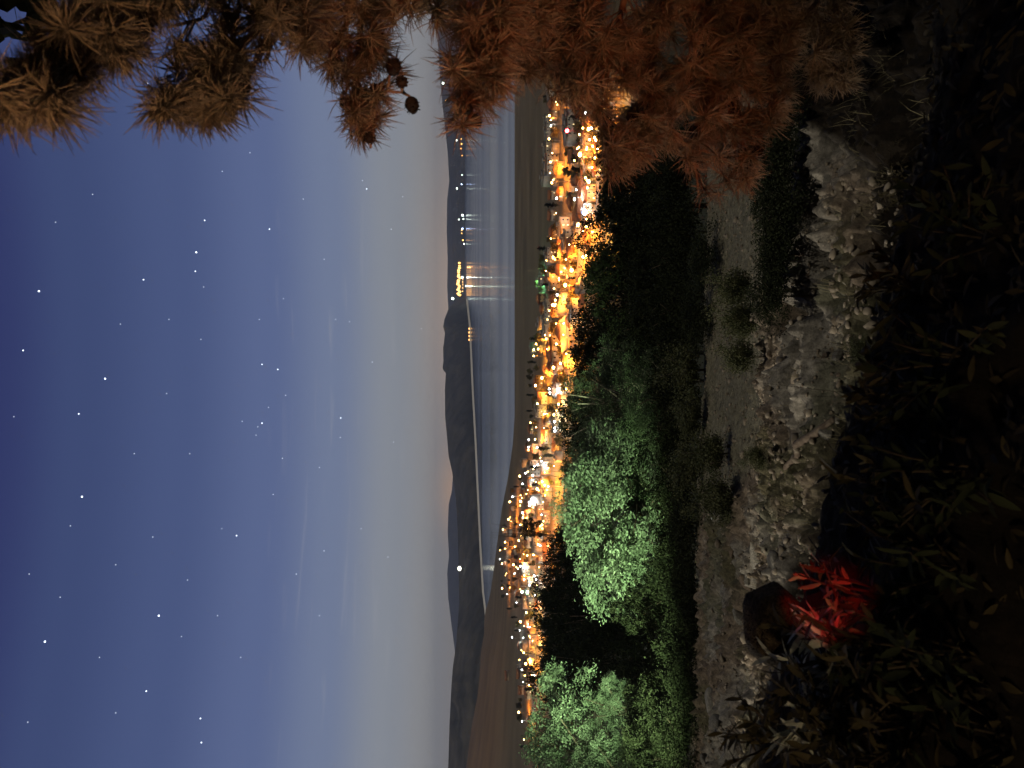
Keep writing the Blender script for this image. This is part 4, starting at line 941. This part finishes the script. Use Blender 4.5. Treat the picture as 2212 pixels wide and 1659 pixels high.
# thin streaks of cloud and uneven air
cv = N.new('ShaderNodeCombineXYZ'); L.new(math_node('MULTIPLY', az, 5.0), cv.inputs[0]); L.new(math_node('MULTIPLY', sp.outputs['Z'], 95.0), cv.inputs[1])
cn = N.new('ShaderNodeTexNoise'); cn.inputs['Scale'].default_value = 1; cn.inputs['Detail'].default_value = 5; cn.inputs['Distortion'].default_value = .5; L.new(cv.outputs[0], cn.inputs['Vector'])
mr = N.new('ShaderNodeMapRange'); mr.inputs['From Min'].default_value = .60; mr.inputs['From Max'].default_value = .80; mr.inputs['To Max'].default_value = .30; L.new(cn.outputs['Fac'], mr.inputs['Value'])
band = N.new('ShaderNodeMapRange'); band.inputs['From Min'].default_value = .26; band.inputs['From Max'].default_value = .20; L.new(sp.outputs['Z'], band.inputs['Value'])
sky = vmix(rp.outputs['Color'], s2l((172, 172, 176)), math_node('MULTIPLY', mr.outputs['Result'], band.outputs['Result']))
# warm town glow low over the headland, two patches
def glow(a0, wa, we, amt, c_, sky):
    d1 = math_node('POWER', math_node('DIVIDE', math_node('SUBTRACT', az, a0), wa), 2.0); d2 = math_node('POWER', math_node('DIVIDE', sp.outputs['Z'], we), 2.0)
    f = math_node('MULTIPLY', math_node('EXPONENT', math_node('MULTIPLY', math_node('ADD', d1, d2), -1.0)), amt)
    return vmix(sky, c_, f)
sky = glow(.11, .17, .032, .8, s2l((232, 200, 172)), sky)
sky = glow(-.145, .05, .022, .75, s2l((235, 190, 150)), sky)
# the dusk light lies ahead over the sea: behind the camera the sky is nearly black
fr = N.new('ShaderNodeMapRange'); fr.interpolation_type = 'SMOOTHSTEP'; fr.inputs['From Min'].default_value = -.5; fr.inputs['From Max'].default_value = .82; fr.inputs['To Min'].default_value = .05; fr.inputs['To Max'].default_value = 1; L.new(sp.outputs['Y'], fr.inputs['Value'])
sc_ = N.new('ShaderNodeVectorMath'); sc_.operation = 'SCALE'; L.new(sky, sc_.inputs[0]); L.new(fr.outputs['Result'], sc_.inputs['Scale'])
L.new(sc_.outputs[0], bg.inputs['Color']); bg.inputs['Strength'].default_value = 1.0

# ------------------------------------------------------------------ lights near the camera
def plight(name, loc, e, c, r=.1, typ='POINT', aim=None, cone=30, blend=.5):
    lt = bpy.data.lights.new(name, typ); lt.energy = e; lt.color = c; lt.shadow_soft_size = r
    o = bpy.data.objects.new(name, lt); o.location = Vector(loc); col.objects.link(o)
    if typ == 'SPOT':
        lt.spot_size = R(cone); lt.spot_blend = blend; o.rotation_euler = (Vector(aim) - Vector(loc)).to_track_quat('-Z', 'Y').to_euler()
    return o
plight('path_lamp', (-10.5, 12.0, H - 2.8), 54000, (.74, 1, .56), .2, 'SPOT', (-5.6, 27, H - 2.5), 56, 1.0)   # mercury lamp of the path, outside the left of the frame
plight('bank_lamp', (-13, 10.5, H - .6), 4600, (1, .90, .74), .12, 'SPOT', (-1.4, 7.6, H - 4.7), 64, .8)         # second lamp of the path
plight('tail_lamp', (-.5, -.5, H - .95), 225, (1, .19, .06), .08, 'SPOT', (.85, 3.0, H - .35), 42, 1.0)          # red rear lamp of the car the photographer stands beside
plight('tail_lamp', (.3, -.6, H + .35), 520, (1, .03, .02), .03, 'SPOT', at(1785, 1292, 2.5), 4.8, .4)
plight('near_fill', (-1.9, -1.1, H + .2), 190, (1, .74, .46), .12)  # unseen warm fill added to lift the dark foreground
plight('cabin_lamp', (-1.8, -1.0, H + .1), 340, (1, .62, .37), .10, 'SPOT', (.95, 2.1, H + 1.0), 66, 1.0)
ml = bpy.data.lights.new('moon', 'SUN'); ml.energy = 1.0; ml.angle = R(.5); ml.color = (1, .92, .78)
mo = bpy.data.objects.new('moon', ml); col.objects.link(mo)
md = Vector((.34 * math.sin(R(25)), .34 * math.cos(R(25)), -.94)); mo.rotation_euler = md.to_track_quat('-Z', 'Y').to_euler()   # high moon behind the camera, a little to the left

# ------------------------------------------------------------------ camera and render settings
cd = bpy.data.cameras.new('Camera'); cam = bpy.data.objects.new('Camera', cd); col.objects.link(cam); sc.camera = cam
cd.sensor_fit = 'HORIZONTAL'; cd.sensor_width = 36; cd.lens = 26; cd.clip_start = .05; cd.clip_end = 60000
mw = Matrix(((-UP[0], RT[0], -FW[0], CAM[0]), (-UP[1], RT[1], -FW[1], CAM[1]), (-UP[2], RT[2], -FW[2], CAM[2]), (0, 0, 0, 1)))
cam.matrix_world = mw
cd.dof.use_dof = True; cd.dof.focus_distance = 60; cd.dof.aperture_fstop = 26 / 4.6
sc.view_settings.view_transform = 'Standard'; sc.view_settings.look = 'None'; sc.view_settings.exposure = 0; sc.view_settings.gamma = 1
sc.cycles.max_bounces = 5; sc.cycles.diffuse_bounces = 2; sc.cycles.glossy_bounces = 3; sc.cycles.transmission_bounces = 2; sc.cycles.volume_bounces = 0; sc.cycles.transparent_max_bounces = 8
sc.cycles.sample_clamp_indirect = 3; sc.cycles.use_denoising = True; sc.cycles.use_light_tree = True
